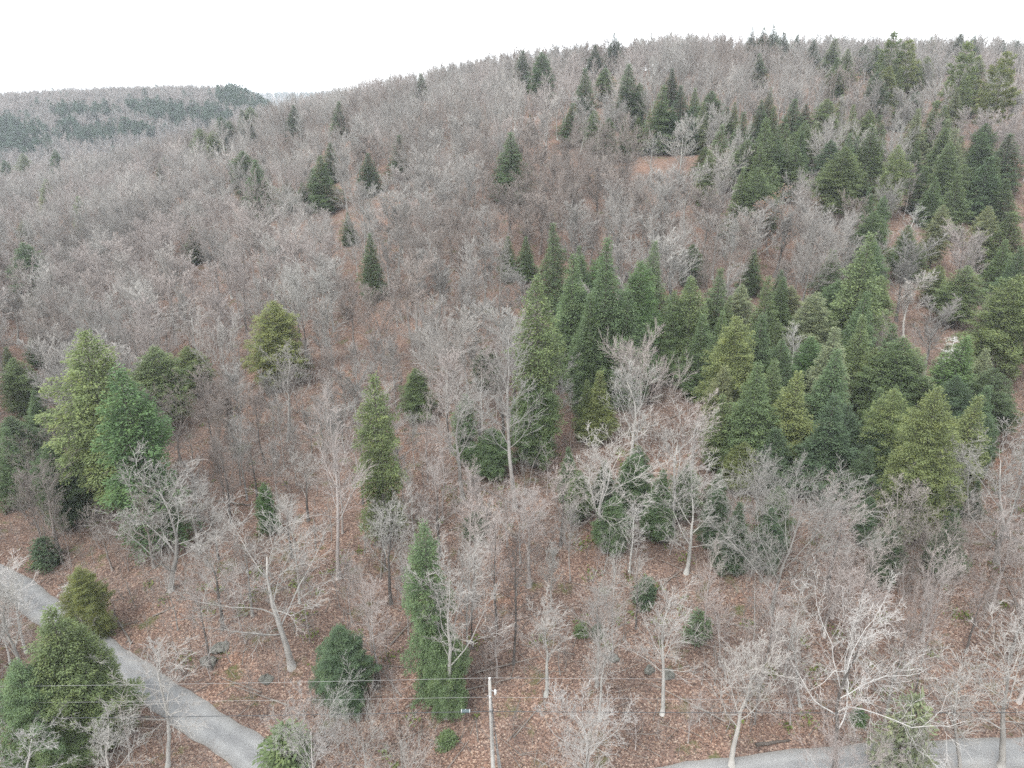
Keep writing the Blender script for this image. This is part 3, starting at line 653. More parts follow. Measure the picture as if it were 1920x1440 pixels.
# hand-placed bare trees: base x, base row, top x, top row, width px, form, tone, label
HERO = [
 (1133, 1040, 1140, 788, 235, 'fan', 'pale', 'large pale bare tree with a rounded fan crown before dark hemlocks'),
 (1262, 1010, 1280, 745, 180, 'vase', 'pale', 'tall pale bare tree beside the large rounded fan crown'),
 (1180, 900, 1185, 664, 120, 'vase', 'pale', 'pale bare tree rising behind the large rounded fan crown'),
 (1030, 835, 1050, 640, 92, 'vase', 'pale', 'pale bare tree standing against the tall narrow hemlock in mid picture'),
 (1285, 1080, 1305, 880, 150, 'broad', 'pale', 'low pale bare tree in front of the right lower hemlocks'),
 (1445, 1155, 1510, 828, 275, 'dome', 'grey', 'huge greyish bare tree with leaning trunk and dense dome of twigs'),
 (1735, 1125, 1745, 925, 225, 'dome', 'brown', 'dome-shaped brown bare tree beside the huge leaning one'),
 (1865, 1060, 1875, 800, 210, 'fan', 'grey', 'wide grey bare tree by the right edge below the yellow-green hemlocks'),
 (1562, 1452, 1645, 1088, 225, 'oak', 'white', 'crooked whitish oak with leaning dark trunk by the road'),
 (1372, 1445, 1425, 1190, 175, 'vase', 'pale', 'pale vase-shaped bare tree with a thick forked trunk by the road'),
 (1100, 1470, 1095, 1283, 205, 'fan', 'white', 'whitish bare tree at the bottom just past the utility pole'),
 (836, 1345, 850, 1012, 120, 'vase', 'pale', 'pale vase-shaped bare tree standing before the tall hemlock near the wires'),
 (548, 1255, 475, 930, 280, 'broad', 'pale', 'sprawling bare tree leaning over the slope above the road bend'),
 (320, 1110, 320, 850, 225, 'fan', 'grey', 'wide grey bare tree uphill of the road bend'),
 (340, 870, 335, 702, 170, 'round', 'brown', 'brownish round-crowned bare tree below the left hemlock group'),
 (540, 830, 545, 636, 120, 'vase', 'grey', 'grey bare tree standing before the yellow-topped left hemlock'),
 (635, 1090, 620, 715, 110, 'slim', 'pinkish', 'tall slim bare tree beside the narrow yellow-green hemlock'),
 (965, 960, 945, 585, 120, 'slim', 'grey', 'very tall pale-stemmed bare tree near the middle of the slope'),
 (868, 940, 860, 700, 110, 'vase', 'pale', 'crooked pale bare tree with a forked stem in mid slope'),
 (905, 892, 903, 700, 46, 'birch', 'white', 'thin white birch stem among dark hemlocks in mid slope'),
 (1875, 1440, 1885, 1150, 160, 'vase', 'pale', 'pale bare tree at the road edge in the bottom right corner'),
 (1655, 1370, 1680, 1195, 150, 'vase', 'pale', 'pale bare tree just behind the crooked whitish oak'),
 (176, 1388, 165, 1215, 112, 'vase', 'pale', 'small pale bare tree in front of the roadside yellow-green hemlock'),
 (314, 1440, 298, 1195, 120, 'slim', 'pale', 'slender bare tree standing on the inner side of the road bend'),
 (40, 1500, 55, 1340, 150, 'broad', 'white', 'whitish bare tree in the bottom left corner'),
 (200, 1500, 205, 1330, 120, 'vase', 'pale', 'pale bushy bare tree at the bottom between road and left corner'),
 (585, 1490, 600, 1290, 160, 'dome', 'white', 'whitish twiggy tree hiding the road at the bottom'),
 (680, 1480, 690, 1310, 120, 'round', 'pale', 'pale twiggy tree next to the one hiding the road'),
 (765, 1500, 770, 1370, 110, 'round', 'pale', 'low pale twiggy tree at the bottom left of the utility pole'),
 (1715, 1520, 1720, 1350, 150, 'round', 'grey', 'grey twiggy bush-like tree in front of the right road'),
 (931, 1275, 930, 1140, 60, 'slim', 'pinkish', 'small slim bare tree directly uphill of the utility pole'),
 (1118, 1290, 1125, 1065, 95, 'slim', 'grey', 'slim grey bare tree in the open leaf-covered clearing'),
 (1240, 1345, 1255, 1075, 110, 'slim', 'pale', 'slim pale bare tree beside two boulders in the clearing'),
 (962, 1250, 972, 985, 84, 'slim', 'dark', 'dark slim bare tree standing upslope of the utility pole'),
 (722, 1075, 712, 930, 70, 'slim', 'dark', 'dark-stemmed bare tree below the narrow yellow-green hemlock'),
 (360, 700, 360, 560, 170, 'fan', 'pale', 'wide pale bare tree above the left hemlock group'),
 (1120, 300, 1130, 183, 76, 'broad', 'pale', 'pale fan-shaped bare tree among high slope hemlocks'),
 (1222, 350, 1222, 243, 80, 'vase', 'pale', 'pale bare tree just below the high slope hemlocks'),
 (1350, 1250, 1340, 1120, 90, 'slim', 'pinkish', 'thin pinkish bare tree downhill of the low pale tree'),
 (1500, 1330, 1480, 1150, 120, 'slim', 'pale', 'thin pale bare tree between the forked and the crooked roadside trees'),
 (1800, 1450, 1790, 1240, 110, 'slim', 'pale', 'slim pale tree by the road left of the corner tree'),
 (1180, 1075, 1192, 935, 60, 'birch', 'white', 'slim white birch at the foot of the fan-crowned tree'),
 (975, 1060, 990, 900, 110, 'oak', 'white', 'gnarled whitish small tree above the fallen log'),
 (1440, 480, 1420, 362, 150, 'leafy', 'brown', 'broad oak still holding brown leaves in the middle right'),
 (1510, 430, 1500, 330, 100, 'vase', 'pinkish', 'pinkish bare tree beside the brown-leaved oak'),
 (1660, 720, 1655, 590, 110, 'round', 'brown', 'brown round bare tree amid the right lower hemlocks'),
 (1850, 620, 1840, 560, 120, 'round', 'brown', 'brown round bare tree uphill of the dead whitened spruce'),
 (1480, 720, 1490, 600, 60, 'birch', 'white', 'forked white birch between yellow-green and pale hemlocks'),
 (50, 1225, 5, 1040, 70, 'birch', 'white', 'white birch leaning at the left edge above the road'),
 (20, 1250, 0, 1130, 60, 'birch', 'white', 'second white birch at the left edge, shorter and lower'),
 (670, 520, 668, 440, 34, 'birch', 'white', 'white birch beside the lone dark hemlock on the left slope'),
 (205, 660, 190, 560, 40, 'birch', 'white', 'thin white birch behind the broad left hemlock'),
 (1280, 480, 1275, 370, 50, 'birch', 'white', 'white birch stem above the central hemlock stand'),
 (1690, 500, 1720, 380, 60, 'birch', 'white', 'white birch leaning among the bare trees at right'),
 (175, 520, 170, 440, 40, 'birch', 'white', 'white birch in the grey wood at far left'),
]
def place_heroes():
    for bx, brow, tx, trow, wpx, form, tone, lab in HERO:
        x, y, z = ground_hit(bx, brow)
        d = ray(tx, trow); t = y / d.y; top = CAM_Z + d.z * t; H = max(4, top - z); xt = d.x * t
        dist = math.sqrt(x * x + y * y + (CAM_Z - z) ** 2)
        W = wpx * dist / F
        lean = math.atan2(xt - x, H)
        fm = BR[form][R.randrange(len(BR[form]))]
        tt = {'oak': (.085, .08, .075), 'birch': (.46, .45, .425)}.get(form)
        if form == 'oak' and bx < 1000: tt = None
        n_ = {'birch': 'birch_tree', 'oak': 'oak_tree', 'leafy': 'oak_tree'}.get(form, 'bare_tree')
        jit = R.uniform(.92, 1.08); col = tuple(c * jit for c in TONES[tone])
        e = place(fm, n_, (x, y, z - .1), H / max(.5, math.cos(lean)), W, R.uniform(0, 6.28), col, tt, lean=(lean, 0))
        tag(e, lab, 'tree', 'hand-picked bare trees' if False else None)
        HAND.append((tx, trow, trow + (brow - trow) * .6, wpx * .4, y, .5)); SPOTS.append((x, y, max(1.2, W * .22)))
place_heroes()

# ------------------------------------------------------------------ hemlocks between the picked-out ones, so that the stands close
LAND = [  # findable spots used to say where a bare tree stands
 (920, 1330, 'the utility pole'), (330, 1330, 'the road bend'), (90, 1200, 'the roadside yellow-green hemlock'), (470, 1050, 'the sprawling leaning tree'), (320, 960, 'the wide grey tree above the bend'),
 (800, 1120, 'the tall hemlock near the wires'), (633, 1230, 'the round dark hemlock by the road'), (700, 830, 'the narrow yellow-green hemlock'), (153, 740, 'the broad left hemlock'), (283, 700, 'the left hemlock group'),
 (508, 620, 'the yellow-topped left hemlock'), (1013, 680, 'the tall narrow hemlock in mid picture'), (1140, 900, 'the pale fan-crowned tree'), (1120, 750, 'the small twin-topped hemlock'), (1500, 960, 'the huge leaning domed tree'),
 (1745, 1010, 'the brown domed tree'), (1870, 930, 'the wide grey tree at the right edge'), (1640, 1250, 'the crooked whitish oak'), (1425, 1310, 'the forked roadside tree'), (1100, 1360, 'the whitish tree past the pole'), (1240, 1265, 'the two boulders'),
 (950, 975, 'the fallen log'), (1385, 680, 'the pointed yellow hemlock'), (1757, 690, 'the dead whitened spruce'), (1770, 830, 'the twin yellow-green hemlocks'), (1550, 820, 'the pale-topped hemlock'), (1680, 790, 'the lone hemlock with a dead limb'),
 (1143, 560, 'the central hemlock stand'), (1445, 590, 'the right end of the central stand'), (1625, 500, 'the large hemlock above the right stand'), (1440, 410, 'the brown-leaved oak'), (960, 290, 'the lone hemlock high on the slope'),
 (693, 480, 'the dark hemlock beside the white birch'), (481, 340, 'the pair of round hemlocks'), (590, 340, 'the stepped hemlock row'), (747, 285, 'the small dark hemlock upslope'), (45, 500, 'the hemlock at the left edge'), (143, 395, 'the thin yellow evergreen'),
 (1582, 320, 'the broad pale evergreen upslope'), (1850, 330, 'the stacked hemlocks at the right edge'), (1905, 560, 'the half-hidden hemlock at the right edge'), (360, 620, 'the wide pale tree above the left group'), (870, 820, 'the crooked forked tree in mid slope'), (545, 720, 'the grey tree before the yellow top'),
 (30, 1080, 'the leaning white birch'), (850, 600, 'the thicket above mid slope'), (300, 480, 'the grey wood of the left slope'), (1240, 400, 'the grey wood above the central stand'), (820, 420, 'the grey wood in mid upper slope'), (1660, 650, 'the brown round tree'),
]

def where(px, row, near_=55, far_=120):
    """-> relation and landmark nearest to an image point"""
    lx, ly, nm = min(LAND, key=lambda l: (l[0] - px) ** 2 + ((l[1] - row) * 1.2) ** 2)
    dx, dy = px - lx, row - ly; dd = math.hypot(dx, dy)
    rel = ('left of' if dx < 0 else 'right of') if abs(dx) > abs(dy) else ('uphill of' if dy < 0 else 'downhill of')
    return ('close ' if dd < near_ else 'well ' if dd > far_ else 'just ') + rel, rel, nm

FILL = [  # x0, x1, top row 0, top row 1, how many, tones, height range
 (1300, 1915, 150, 235, 18, 'gllp', (12, 16)), (1330, 1910, 235, 330, 16, 'gllp', (12, 17)), (1560, 1915, 330, 480, 10, 'gglp', (11, 16)),
 (1040, 1260, 470, 560, 5, 'ggb', (13, 18)), (1280, 1680, 520, 620, 10, 'gglp', (11, 16)), (1330, 1900, 620, 760, 13, 'ggldp', (9, 14)), (1480, 1900, 760, 850, 6, 'gd', (7, 11)), (1080, 1300, 130, 230, 8, 'gd', (11, 14)), (1520, 1915, 84, 150, 14, 'llyp', (12, 16)), (0, 120, 700, 900, 4, 'gl', (9, 13)), (1060, 1420, 830, 960, 8, 'ddg', (5.5, 8.5)), (1400, 1850, 900, 990, 8, 'dg', (5, 8))]
def fill_stands():
    rng = random.Random(61); got = [(sx, sy) for sx, sy, _ in SPOTS]
    for x0, x1, t0, t1, n, tones, (h0, h1) in FILL:
        k = tries = 0
        while k < n and tries < 500:
            tries += 1
            px, top, H = rng.uniform(x0, x1), rng.uniform(t0, t1), rng.uniform(h0, h1)
            x, y, z, h = stand_under(px, top, H)
            if abs(h - H) > 1 or any((x - a) ** 2 + (y - b) ** 2 < 3.0 ** 2 for a, b in got): continue
            tone = rng.choice(tones); W = H * rng.uniform(.38, .54); form = HEM[rng.randrange(len(HEM))]
            jit = rng.uniform(.85, 1.15)
            e = place(form, 'hemlock_tree', (x, y, z - .15), H, W, rng.uniform(0, 6.28), tuple(c * jit for c in GREENS[tone]))
            rel_t, rel, nm = where(px, top + 25)
            tag(e, f"{'tall ' if H > h0 + .7 * (h1 - h0) else 'short ' if H < h0 + .3 * (h1 - h0) else ''}{'narrow' if W / H < .43 else 'full' if W / H > .49 else 'pointed'} {GWORD[tone]} hemlock {rel_t} {nm}", 'tree', f'hemlocks {rel} {nm}')
            dist = math.sqrt(x * x + y * y + (CAM_Z - z) ** 2); f_ = F / dist
            HAND.append((px, top, top + H * f_ * .6, W * f_ * .4, y, .9 if top < 800 else .1)); SPOTS.append((x, y, W * .3)); got.append((x, y)); k += 1
fill_stands()

# ------------------------------------------------------------------ the rest of the wood: bare trees over the whole slope
FORMW = {'broad': 'wide-crowned', 'vase': 'upright', 'slim': 'slim', 'round': 'round-crowned', 'birch': 'thin white', 'fan': 'wide-crowned', 'dome': 'round-crowned', 'oak': 'crooked', 'sapling': 'small'}

HAND += [(300, 1270, 1400, 60, 62, .8), (400, 1310, 1440, 70, 58, .85), (470, 1380, 1440, 50, 50, .9), (1750, 1370, 1440, 120, 46, .6)]      # the road stays in view
hb = np.array(HAND)
def blocks(px, top, base, hw, y):
    """does a crown here stand in front of something picked out by hand?"""
    t2 = top + (base - top) * .75
    m = (y < hb[:, 4] - 1) & (np.abs(hb[:, 0] - px) < hb[:, 3] * .9 + hw * .75) & (top < hb[:, 2] - .25 * (hb[:, 2] - hb[:, 1])) & (t2 > hb[:, 1])
    return hb[m, 5].max() if m.any() else 0

def open_ground(px, row):
    """how clear of trees the slope is round an image point: 1 in the leaf-covered clearing"""
    a = max(0, 1 - (((px - 880) / 420) ** 2 + ((row - 1180) / 300) ** 2))
    b = max(0, 1 - (((px - 620) / 240) ** 2 + ((row - 900) / 230) ** 2))
    return min(1.0, 2.2 * max(a, b))

def scatter():
    rng = random.Random(99); cell = 4.0; grid = {}; out = []
    def ok(x, y, r):
        cx, cy = int(x // cell), int(y // cell)
        for a in range(cx - 3, cx + 4):
            for b in range(cy - 3, cy + 4):
                for (X, Y, RR) in grid.get((a, b), ()):
                    if (X - x) ** 2 + (Y - y) ** 2 < ((r + RR) * .5) ** 2 * (1.0): return False
        return True
    def put(x, y, r): grid.setdefault((int(x // cell), int(y // cell)), []).append((x, y, r))
    for (x, y, r) in SPOTS: put(x, y, min(2 * r, 7))
    N = 52000
    ys = np.sqrt(np.array([rng.random() for _ in range(N)]) * (620 ** 2 - 34 ** 2) + 34 ** 2)
    us = np.array([rng.uniform(-.92, .92) for _ in range(N)])
    xs = us * (ys + 22); zs = height(xs, ys); rd = np.full(N, 99.0); nr_ = (ys < 140); rd[nr_] = road_dist(xs[nr_], ys[nr_])
    for x, y, z, d in zip(xs, ys, zs, rd):
        if d < 4.2: continue
        px, row, dep = project(x, y, z)
        og = open_ground(px, row) if y < 125 else 0
        form = rng.choices(['vase', 'broad', 'slim', 'round', 'birch'], [4.0, 2.2, 2.0, 2.2, .3])[0]
        H = rng.triangular(11.5, 20, 16.5) if y > 75 else rng.uniform(9, 14.5)
        if og > .15:
            form = rng.choice(['slim', 'slim', 'vase', 'birch'] if rng.random() < .25 else ['slim', 'slim', 'slim', 'vase']); H = rng.uniform(8, 14.5)
        Wm = {'vase': rng.uniform(4.6, 7.5), 'broad': rng.uniform(6, 9.5), 'slim': rng.uniform(3.4, 5.4), 'round': rng.uniform(5.5, 10), 'birch': rng.uniform(2.4, 3.6)}[form] * H / 15
        if y > 90: Wm *= 1.18
        r = 2.6 + Wm * .29 if y > 90 else 2.2 + Wm * .22
        if y > 420 : r += 1.0
        if (px < 440 and 700 < row < 1180) or (px > 1330 and 930 < row < 1330): r -= 1.1
        if y < 45 : r += 2.5
        if not ok(x, y, r): continue
        _, trow, _ = project(x, y, z + H)
        if rng.random() < blocks(px, trow, row, Wm / 2 * F / dep, y): continue
        put(x, y, r)
        out.append((x, y, z, H, Wm, form, px, row, trow, dep))
    return out
WOOD = scatter()

def visible(px, trow, row): return -60 < px < 1980 and trow < 1440 and row > 0
view = [t for t in WOOD if visible(t[6], t[8], t[7])]
size_of = lambda t: t[3] * t[4] / t[9] ** 2
view.sort(key=lambda t: -size_of(t))
N_IND = 246                       # with the hand-picked ones about 300 individual bare trees
near, rest = view[:N_IND], view[N_IND:] + [t for t in WOOD if not visible(t[6], t[8], t[7]) and -400 < t[6] < 2320]

def tone_at(x, y, rng):
    n = math.sin(x * .035 + 1) * math.sin(y * .028) + .5 * math.sin(x * .09 - y * .05)
    k = 1.25 * n + rng.gauss(0, .45)
    return 'pinkish' if k > .75 else 'pale' if k > .1 else 'grey' if k > -.75 else 'brown'

def place_near():
    rng = random.Random(5)
    for (x, y, z, H, W, form, px, row, trow, dep) in near:
        tone = tone_at(x, y, rng)
        fm = BR[form][rng.randrange(len(BR[form]))] if y < 88 or form == 'birch' else rng.choice([f for f in MID if f['kind'] == form])
        jit = rng.uniform(.9, 1.1); col = tuple(c * jit for c in TONES[tone])
        tt = TONES['dark'] if form != 'birch' and rng.random() < .35 else None
        if form == 'birch': tt = (.46, .45, .425)
        e = place(fm, 'birch_tree' if form == 'birch' else 'bare_tree', (x, y, z - .1), H, W, rng.uniform(0, 6.28), col, tt, lean=(rng.gauss(0, .03), rng.gauss(0, .03)))
        mrow = trow + (row - trow) * .4
        rel_t, rel, nm = where(px, mrow)
        word = 'birch' if form == 'birch' else f'{tone} bare hardwood'
        if tt == TONES['dark'] and len(nm.split()) < 7: word = 'dark-stemmed ' + word
        tag(e, f"{'tall ' if H > 15.5 else 'short ' if H < 12.5 else ''}{FORMW[form]} {word} {rel_t} {nm}", 'tree', f'bare trees {rel} {nm}')
place_near()

def tell_apart():
    by = {}
    for o in C.objects:
        if o.parent is None and o.get('category') == 'tree': by.setdefault(o['label'], []).append(o)
    for lab, os_ in by.items():
        if 2 <= len(os_) <= 3 and len(lab.replace('-', '').split()) <= 15:
            os_.sort(key=lambda o: o.location.length)
            for o, w_ in zip(os_, ('nearer', 'farther') if len(os_) == 2 else ('nearest', 'middle', 'farthest')): o['label'] = w_ + ' ' + lab
tell_apart()

# ------------------------------------------------------------------ scattered stuff by geometry nodes
def scatter_object(name, pts, idx, rot, scl, forms, label):
    """one object that draws the given forms (objects of a collection outside the scene) at the given points"""
    col = bpy.data.collections.new(name + '_forms')
    cache = {}
    for k, (me, color) in enumerate(forms):
        o = bpy.data.objects.new(name + '_form_%02d' % k, me); col.objects.link(o)
        for si, m0 in enumerate(me.materials):      # drawn copies do not carry an object colour: give each form its own bark and needles
            if m0 in (M_BARK, M_FOL, M_TWIGB):
                key = (m0.name, color)
                if key not in cache: cache[key] = mat_bark(name + '_bark', fixed=color) if m0 == M_BARK else mat_twig(name + '_twigs', fixed=color) if m0 == M_TWIGB else mat_foliage(name + '_needles', fixed=color)
                o.material_slots[si].link = 'OBJECT'; o.material_slots[si].material = cache[key]
    me = bpy.data.meshes.new(name); me.vertices.add(len(pts)); me.vertices.foreach_set('co', np.asarray(pts, np.float32).ravel())
    a = me.attributes.new('idx', 'INT', 'POINT'); a.data.foreach_set('value', np.asarray(idx, np.int32))
    a = me.attributes.new('rot', 'FLOAT_VECTOR', 'POINT'); a.data.foreach_set('vector', np.asarray(rot, np.float32).ravel())
    a = me.attributes.new('scl', 'FLOAT_VECTOR', 'POINT'); a.data.foreach_set('vector', np.asarray(scl, np.float32).ravel())
    o = link(bpy.data.objects.new(name, me))
    g = bpy.data.node_groups.new(name, 'GeometryNodeTree')
    g.interface.new_socket('Geometry', in_out='INPUT', socket_type='NodeSocketGeometry'); g.interface.new_socket('Geometry', in_out='OUTPUT', socket_type='NodeSocketGeometry')
    gi, go = g.nodes.new('NodeGroupInput'), g.nodes.new('NodeGroupOutput')
    ci = g.nodes.new('GeometryNodeCollectionInfo'); ci.inputs['Collection'].default_value = col
    ci.inputs['Separate Children'].default_value = True; ci.inputs['Reset Children'].default_value = True
    ip = g.nodes.new('GeometryNodeInstanceOnPoints'); ip.inputs['Pick Instance'].default_value = True
    def attr(nm, ty):
        n = g.nodes.new('GeometryNodeInputNamedAttribute'); n.data_type = ty; n.inputs['Name'].default_value = nm
        return n.outputs[0]
    g.links.new(gi.outputs[0], ip.inputs['Points']); g.links.new(ci.outputs[0], ip.inputs['Instance'])
    g.links.new(attr('idx', 'INT'), ip.inputs['Instance Index']); g.links.new(attr('rot', 'FLOAT_VECTOR'), ip.inputs['Rotation']); g.links.new(attr('scl', 'FLOAT_VECTOR'), ip.inputs['Scale'])
    g.links.new(ip.outputs[0], go.inputs[0])
    m = o.modifiers.new('scatter', 'NODES'); m.node_group = g
    tag(o, label, kind='stuff')
    return o

def whole(form):
    """trunk and crown of a form in one mesh"""
    parts = []
    mats = []
    for me in (form['trunk'], form['crown']):
        n = len(me.vertices); v = np.empty(n * 3, np.float32); me.vertices.foreach_get('co', v)
        q_ = np.empty(len(me.loops), np.int32); me.loops.foreach_get('vertex_index', q_)
        mi = np.empty(len(me.polygons), np.int32); me.polygons.foreach_get('material_index', mi)
        off = len(mats); mats += list(me.materials)
        parts.append((v.reshape(-1, 3), q_.reshape(-1, 4), mi + off))
    V, Q, Mi, o = [], [], [], 0
    for v, q_, mi in parts: V.append(v); Q.append(q_ + o); Mi.append(mi); o += len(v)
    return mesh_np('whole', np.vstack(V), np.vstack(Q), mats, np.concatenate(Mi), smooth=form['kind'] not in ('hemlock', 'pine'))

def scatter_rest():
    rng = random.Random(17)
    tones = ['pinkish', 'pale', 'grey', 'brown']
    forms = [(m, TONES[t]) for m in [whole(f) for f in MID + FAR2] for t in tones]
    by = {}
    for k, f in enumerate(MID): by.setdefault(f['kind'], []).append(k)
    by['birch'] = by['slim']
    P, I, Ro, S = [], [], [], []
    for (x, y, z, H, W, form, *_r) in rest:
        k = rng.choice(by[form]) + (len(MID) if y > 230 else 0); f = (MID + FAR2)[k]
        P.append((x, y, z - .1)); I.append(k * 4 + tones.index(tone_at(x, y, rng))); Ro.append((rng.gauss(0, .03), rng.gauss(0, .03), rng.uniform(0, 6.28)))
        s = W / f['W']; S.append((s, s, H / f['H']))
    scatter_object('hardwood_forest', P, I, Ro, S, forms, 'leafless grey and pinkish hardwood forest covering the hillside')
scatter_rest()

PATCH = [(25, 262, 70, 34), (140, 214, 45, 10), (185, 212, 30, 9), (165, 255, 70, 15), (240, 250, 50, 12), (300, 212, 65, 16), (370, 220, 70, 16), (440, 190, 38, 20), (495, 188, 40, 22), (130, 240, 20, 12)]
def scatter_far():
    rng = random.Random(23); P, I, Ro, S = [], [], [], []
    PE, IE, RE, SE = [], [], [], []
    n = 19000
    for _ in range(n):
        if rng.random() < .72: y = rng.uniform(560, 1080); x = rng.uniform(-.95, -.2) * y
        else: y = rng.uniform(1700, 2900); x = rng.uniform(-.5, -.1) * y
        if y < 1200:
            qx, qr, _ = project(x, y, gz(x, y) + 8)
            d2 = min(((qx - a) / ra) ** 2 + ((qr - b) / rb) ** 2 for a, b, ra, rb in PATCH)
            ev = rng.random() < (.9 if d2 < .7 else .6 if d2 < 1 else .12 if d2 < 1.5 else .015)
        else: ev = rng.random() < .3
        H = rng.uniform(12, 18) * (1 if y < 1200 else 1.2)
        W = rng.uniform(6, 9)
        if ev: PE.append((x, y)); IE.append(rng.randrange(2)); RE.append((0, 0, rng.uniform(0, 6.28))); SE.append((rng.uniform(1.1, 1.7),) * 2 + (H / 16,))
        else:
            k = rng.randrange(len(FAR)); s = W / FAR[k]['W'] * (.55 if FAR[k]['kind'] == 'slim' else 1)
            P.append((x, y)); I.append(k * 2 + rng.randrange(2)); Ro.append((0, 0, rng.uniform(0, 6.28))); S.append((s, s, H / 15))
    P = np.array(P); P = np.column_stack([P, height(P[:, 0], P[:, 1])]); PE = np.array(PE); PE = np.column_stack([PE, height(PE[:, 0], PE[:, 1])])
    scatter_object('far_hardwood_forest', P, I, Ro, S, [(whole(f), c) for f in FAR for c in (TONES['grey'], TONES['pinkish'])], 'hazy leafless wood on the far hill across the valley')
    scatter_object('far_evergreen_forest', PE, IE, RE, SE, [(whole(f), (.058, .094, .064)) for f in FARC], 'dark evergreen patches on the far hill across the valley')
scatter_far()

def scatter_brush():
    """saplings and brush on the open floor near the road"""
    rng = random.Random(31); P, I, Ro, S = [], [], [], []
    forms = [(whole(f), TONES[t]) for f in BR['sapling'] for t in ('pinkish', 'grey', 'brown')]
    n = 3200
    ys = np.array([rng.uniform(40, 125) for _ in range(n)]); xs = np.array([rng.uniform(-.95, .9) for _ in range(n)]) * (ys + 15)
    zs = height(xs, ys); rd = road_dist(xs, ys)
    for x, y, z, d in zip(xs, ys, zs, rd):
        if d < 3.4: continue
        if math.sin(x * .13 + 2) * math.sin(y * .11) + rng.gauss(0, .6) < -.1: continue
        h = rng.uniform(1.2, 4.6) if rng.random() < .8 else rng.uniform(4, 7)
        s = h / 6
        P.append((x, y, z - .03)); I.append(rng.randrange(9)); Ro.append((rng.gauss(0, .1), rng.gauss(0, .1), rng.uniform(0, 6.28))); S.append((s * 1.25, s * 1.25, s))
    scatter_object('undergrowth', P, I, Ro, S, forms, 'thin leafless saplings and brush over the leaf-covered floor')
scatter_brush()

def leaf_litter():
    g = np.random.default_rng(3); n = 110000
    y = 38 + (g.random(n) ** 1.4) * 75; x = (g.random(n) * 2 - 1) * .85 * (y + 14)
    d = road_dist(x, y); k = (d > 2.2) & ((d > 2.9) | (g.random(n) < .35)); x, y = x[k], y[k]
    z = height(x, y) + .05
    V, Q = leaf_quads(np.stack([x, y, z], 1), .065, 5, flat=.8)
    V[:, 2] += .03
    m, nn, out = new_mat('fallen_leaf')
    gm = nn.nodes.new('ShaderNodeNewGeometry')
    r = ramp(nn, [(0, (.07, .045, .034)), (.35, (.145, .082, .055)), (.65, (.19, .115, .078)), (.85, (.24, .165, .115)), (1, (.31, .25, .20))])
    nn.links.new(gm.outputs['Random Per Island'], r.inputs[0]); b = bsdf(nn, out, .85, .2); nn.links.new(r.outputs[0], b.inputs['Base Color'])
    o = link(bpy.data.objects.new('leaf_litter', mesh_np('leaf_litter', V, Q, [m])))
    tag(o, 'fallen russet and tan leaves lying over the forest floor', kind='stuff')
leaf_litter()

def fallen_twigs():
    rng = random.Random(77); segs = []
    for _ in range(2600):
        y = 40 + 75 * rng.random() ** 1.2; x = rng.uniform(-.82, .85) * (y + 12)
        if road_dist(x, y)[0] < 2.6: continue
        L = rng.uniform(.5, 2.6) if rng.random() < .92 else rng.uniform(3, 7); a = rng.uniform(0, 3.14); r = .012 + .012 * L
        dx, dy = math.cos(a) * L / 2, math.sin(a) * L / 2
        segs.append(((x - dx, y - dy, gz(x - dx, y - dy) + r + .03), (x + dx, y + dy, gz(x + dx, y + dy) + r + rng.uniform(.03, .2)), r, r * .4))
    v, q_ = prisms(segs, 4)
    o = link(bpy.data.objects.new('fallen_twigs', mesh_np('fallen_twigs', v, q_, [M_TWIG]))); tag(o, 'broken grey twigs and branches strewn on the forest floor', kind='stuff')
M_TWIG = mat_plain('dead_twig', (.15, .135, .12), .95, 2.0, .5)
fallen_twigs()

def ground_plants():
    """low green ferns and moss tufts"""
    rng = random.Random(41); pts = []
    for _ in range(620):
        y = rng.uniform(42, 105); x = rng.uniform(-.8, .85) * (y + 10)
        if math.sin(x * .17) * math.sin(y * .21 + 1) + rng.gauss(0, .4) < .15: continue
        if road_dist(x, y)[0] < 3.2: continue
        s = rng.uniform(.3, .95)
        for k in range(int(55 * s)):
            pts.append((x + rng.gauss(0, s * .6), y + rng.gauss(0, s * .6), rng.uniform(.03, .28)))
    p = np.array(pts); p[:, 2] += height(p[:, 0], p[:, 1])
    V, Q = leaf_quads(p, .14, 8, flat=.3)
    o = link(bpy.data.objects.new('fern_patches', mesh_np('fern_patches', V, Q, [M_FERN])))
    tag(o, 'low green ferns and mossy tufts on the forest floor', kind='stuff')
M_FERN = mat_plain('fern_green', (.095, .115, .032), .8, .35, .3, coords='Object')
ground_plants()

# ------------------------------------------------------------------ single things: shrubs, boulders, log, stump, snags
SHRUBS = [(840, 1400, 34, 26, 'g', 'low round evergreen bush left of the utility pole base'), (1090, 1200, 26, 24, 'g', 'small round evergreen seedling in the open clearing'), (1120, 1195, 22, 24, 'd', 'dark evergreen seedling beside the round one in the clearing'),
          (1306, 1200, 46, 50, 'g', 'grey-green hemlock shrub at the edge of the clearing'), (545, 1440, 90, 70, 'l', 'light green hemlock sapling at the bottom beside the road'), (1680, 1460, 80, 130, 'p', 'pale green young spruce in front of the right road'),
          (90, 1060, 46, 40, 'd', 'dark hemlock shrub beneath the leaning trees at far left'), (1605, 1360, 26, 24, 'b', 'bright green tuft of fern by the crooked oak'), (890, 1005, 46, 40, 'd', 'low grey-green shrub left of the fallen log'),
          (1210, 1130, 44, 44, 'd', 'dark shrub behind the boulders in the clearing'), ]
for px, row, wpx, hpx, tone, lab in SHRUBS:
    x, y, z = ground_hit(px, row); dist = math.sqrt(x * x + y * y + (CAM_Z - z) ** 2)
    f = YEW[R.randrange(2)]
    e = place(f, 'evergreen_shrub', (x, y, z - .05), max(.6, hpx * dist / F * 1.15), max(.7, wpx * dist / F), R.uniform(0, 6.28), GREENS[tone])
    tag(e, lab, 'shrub')

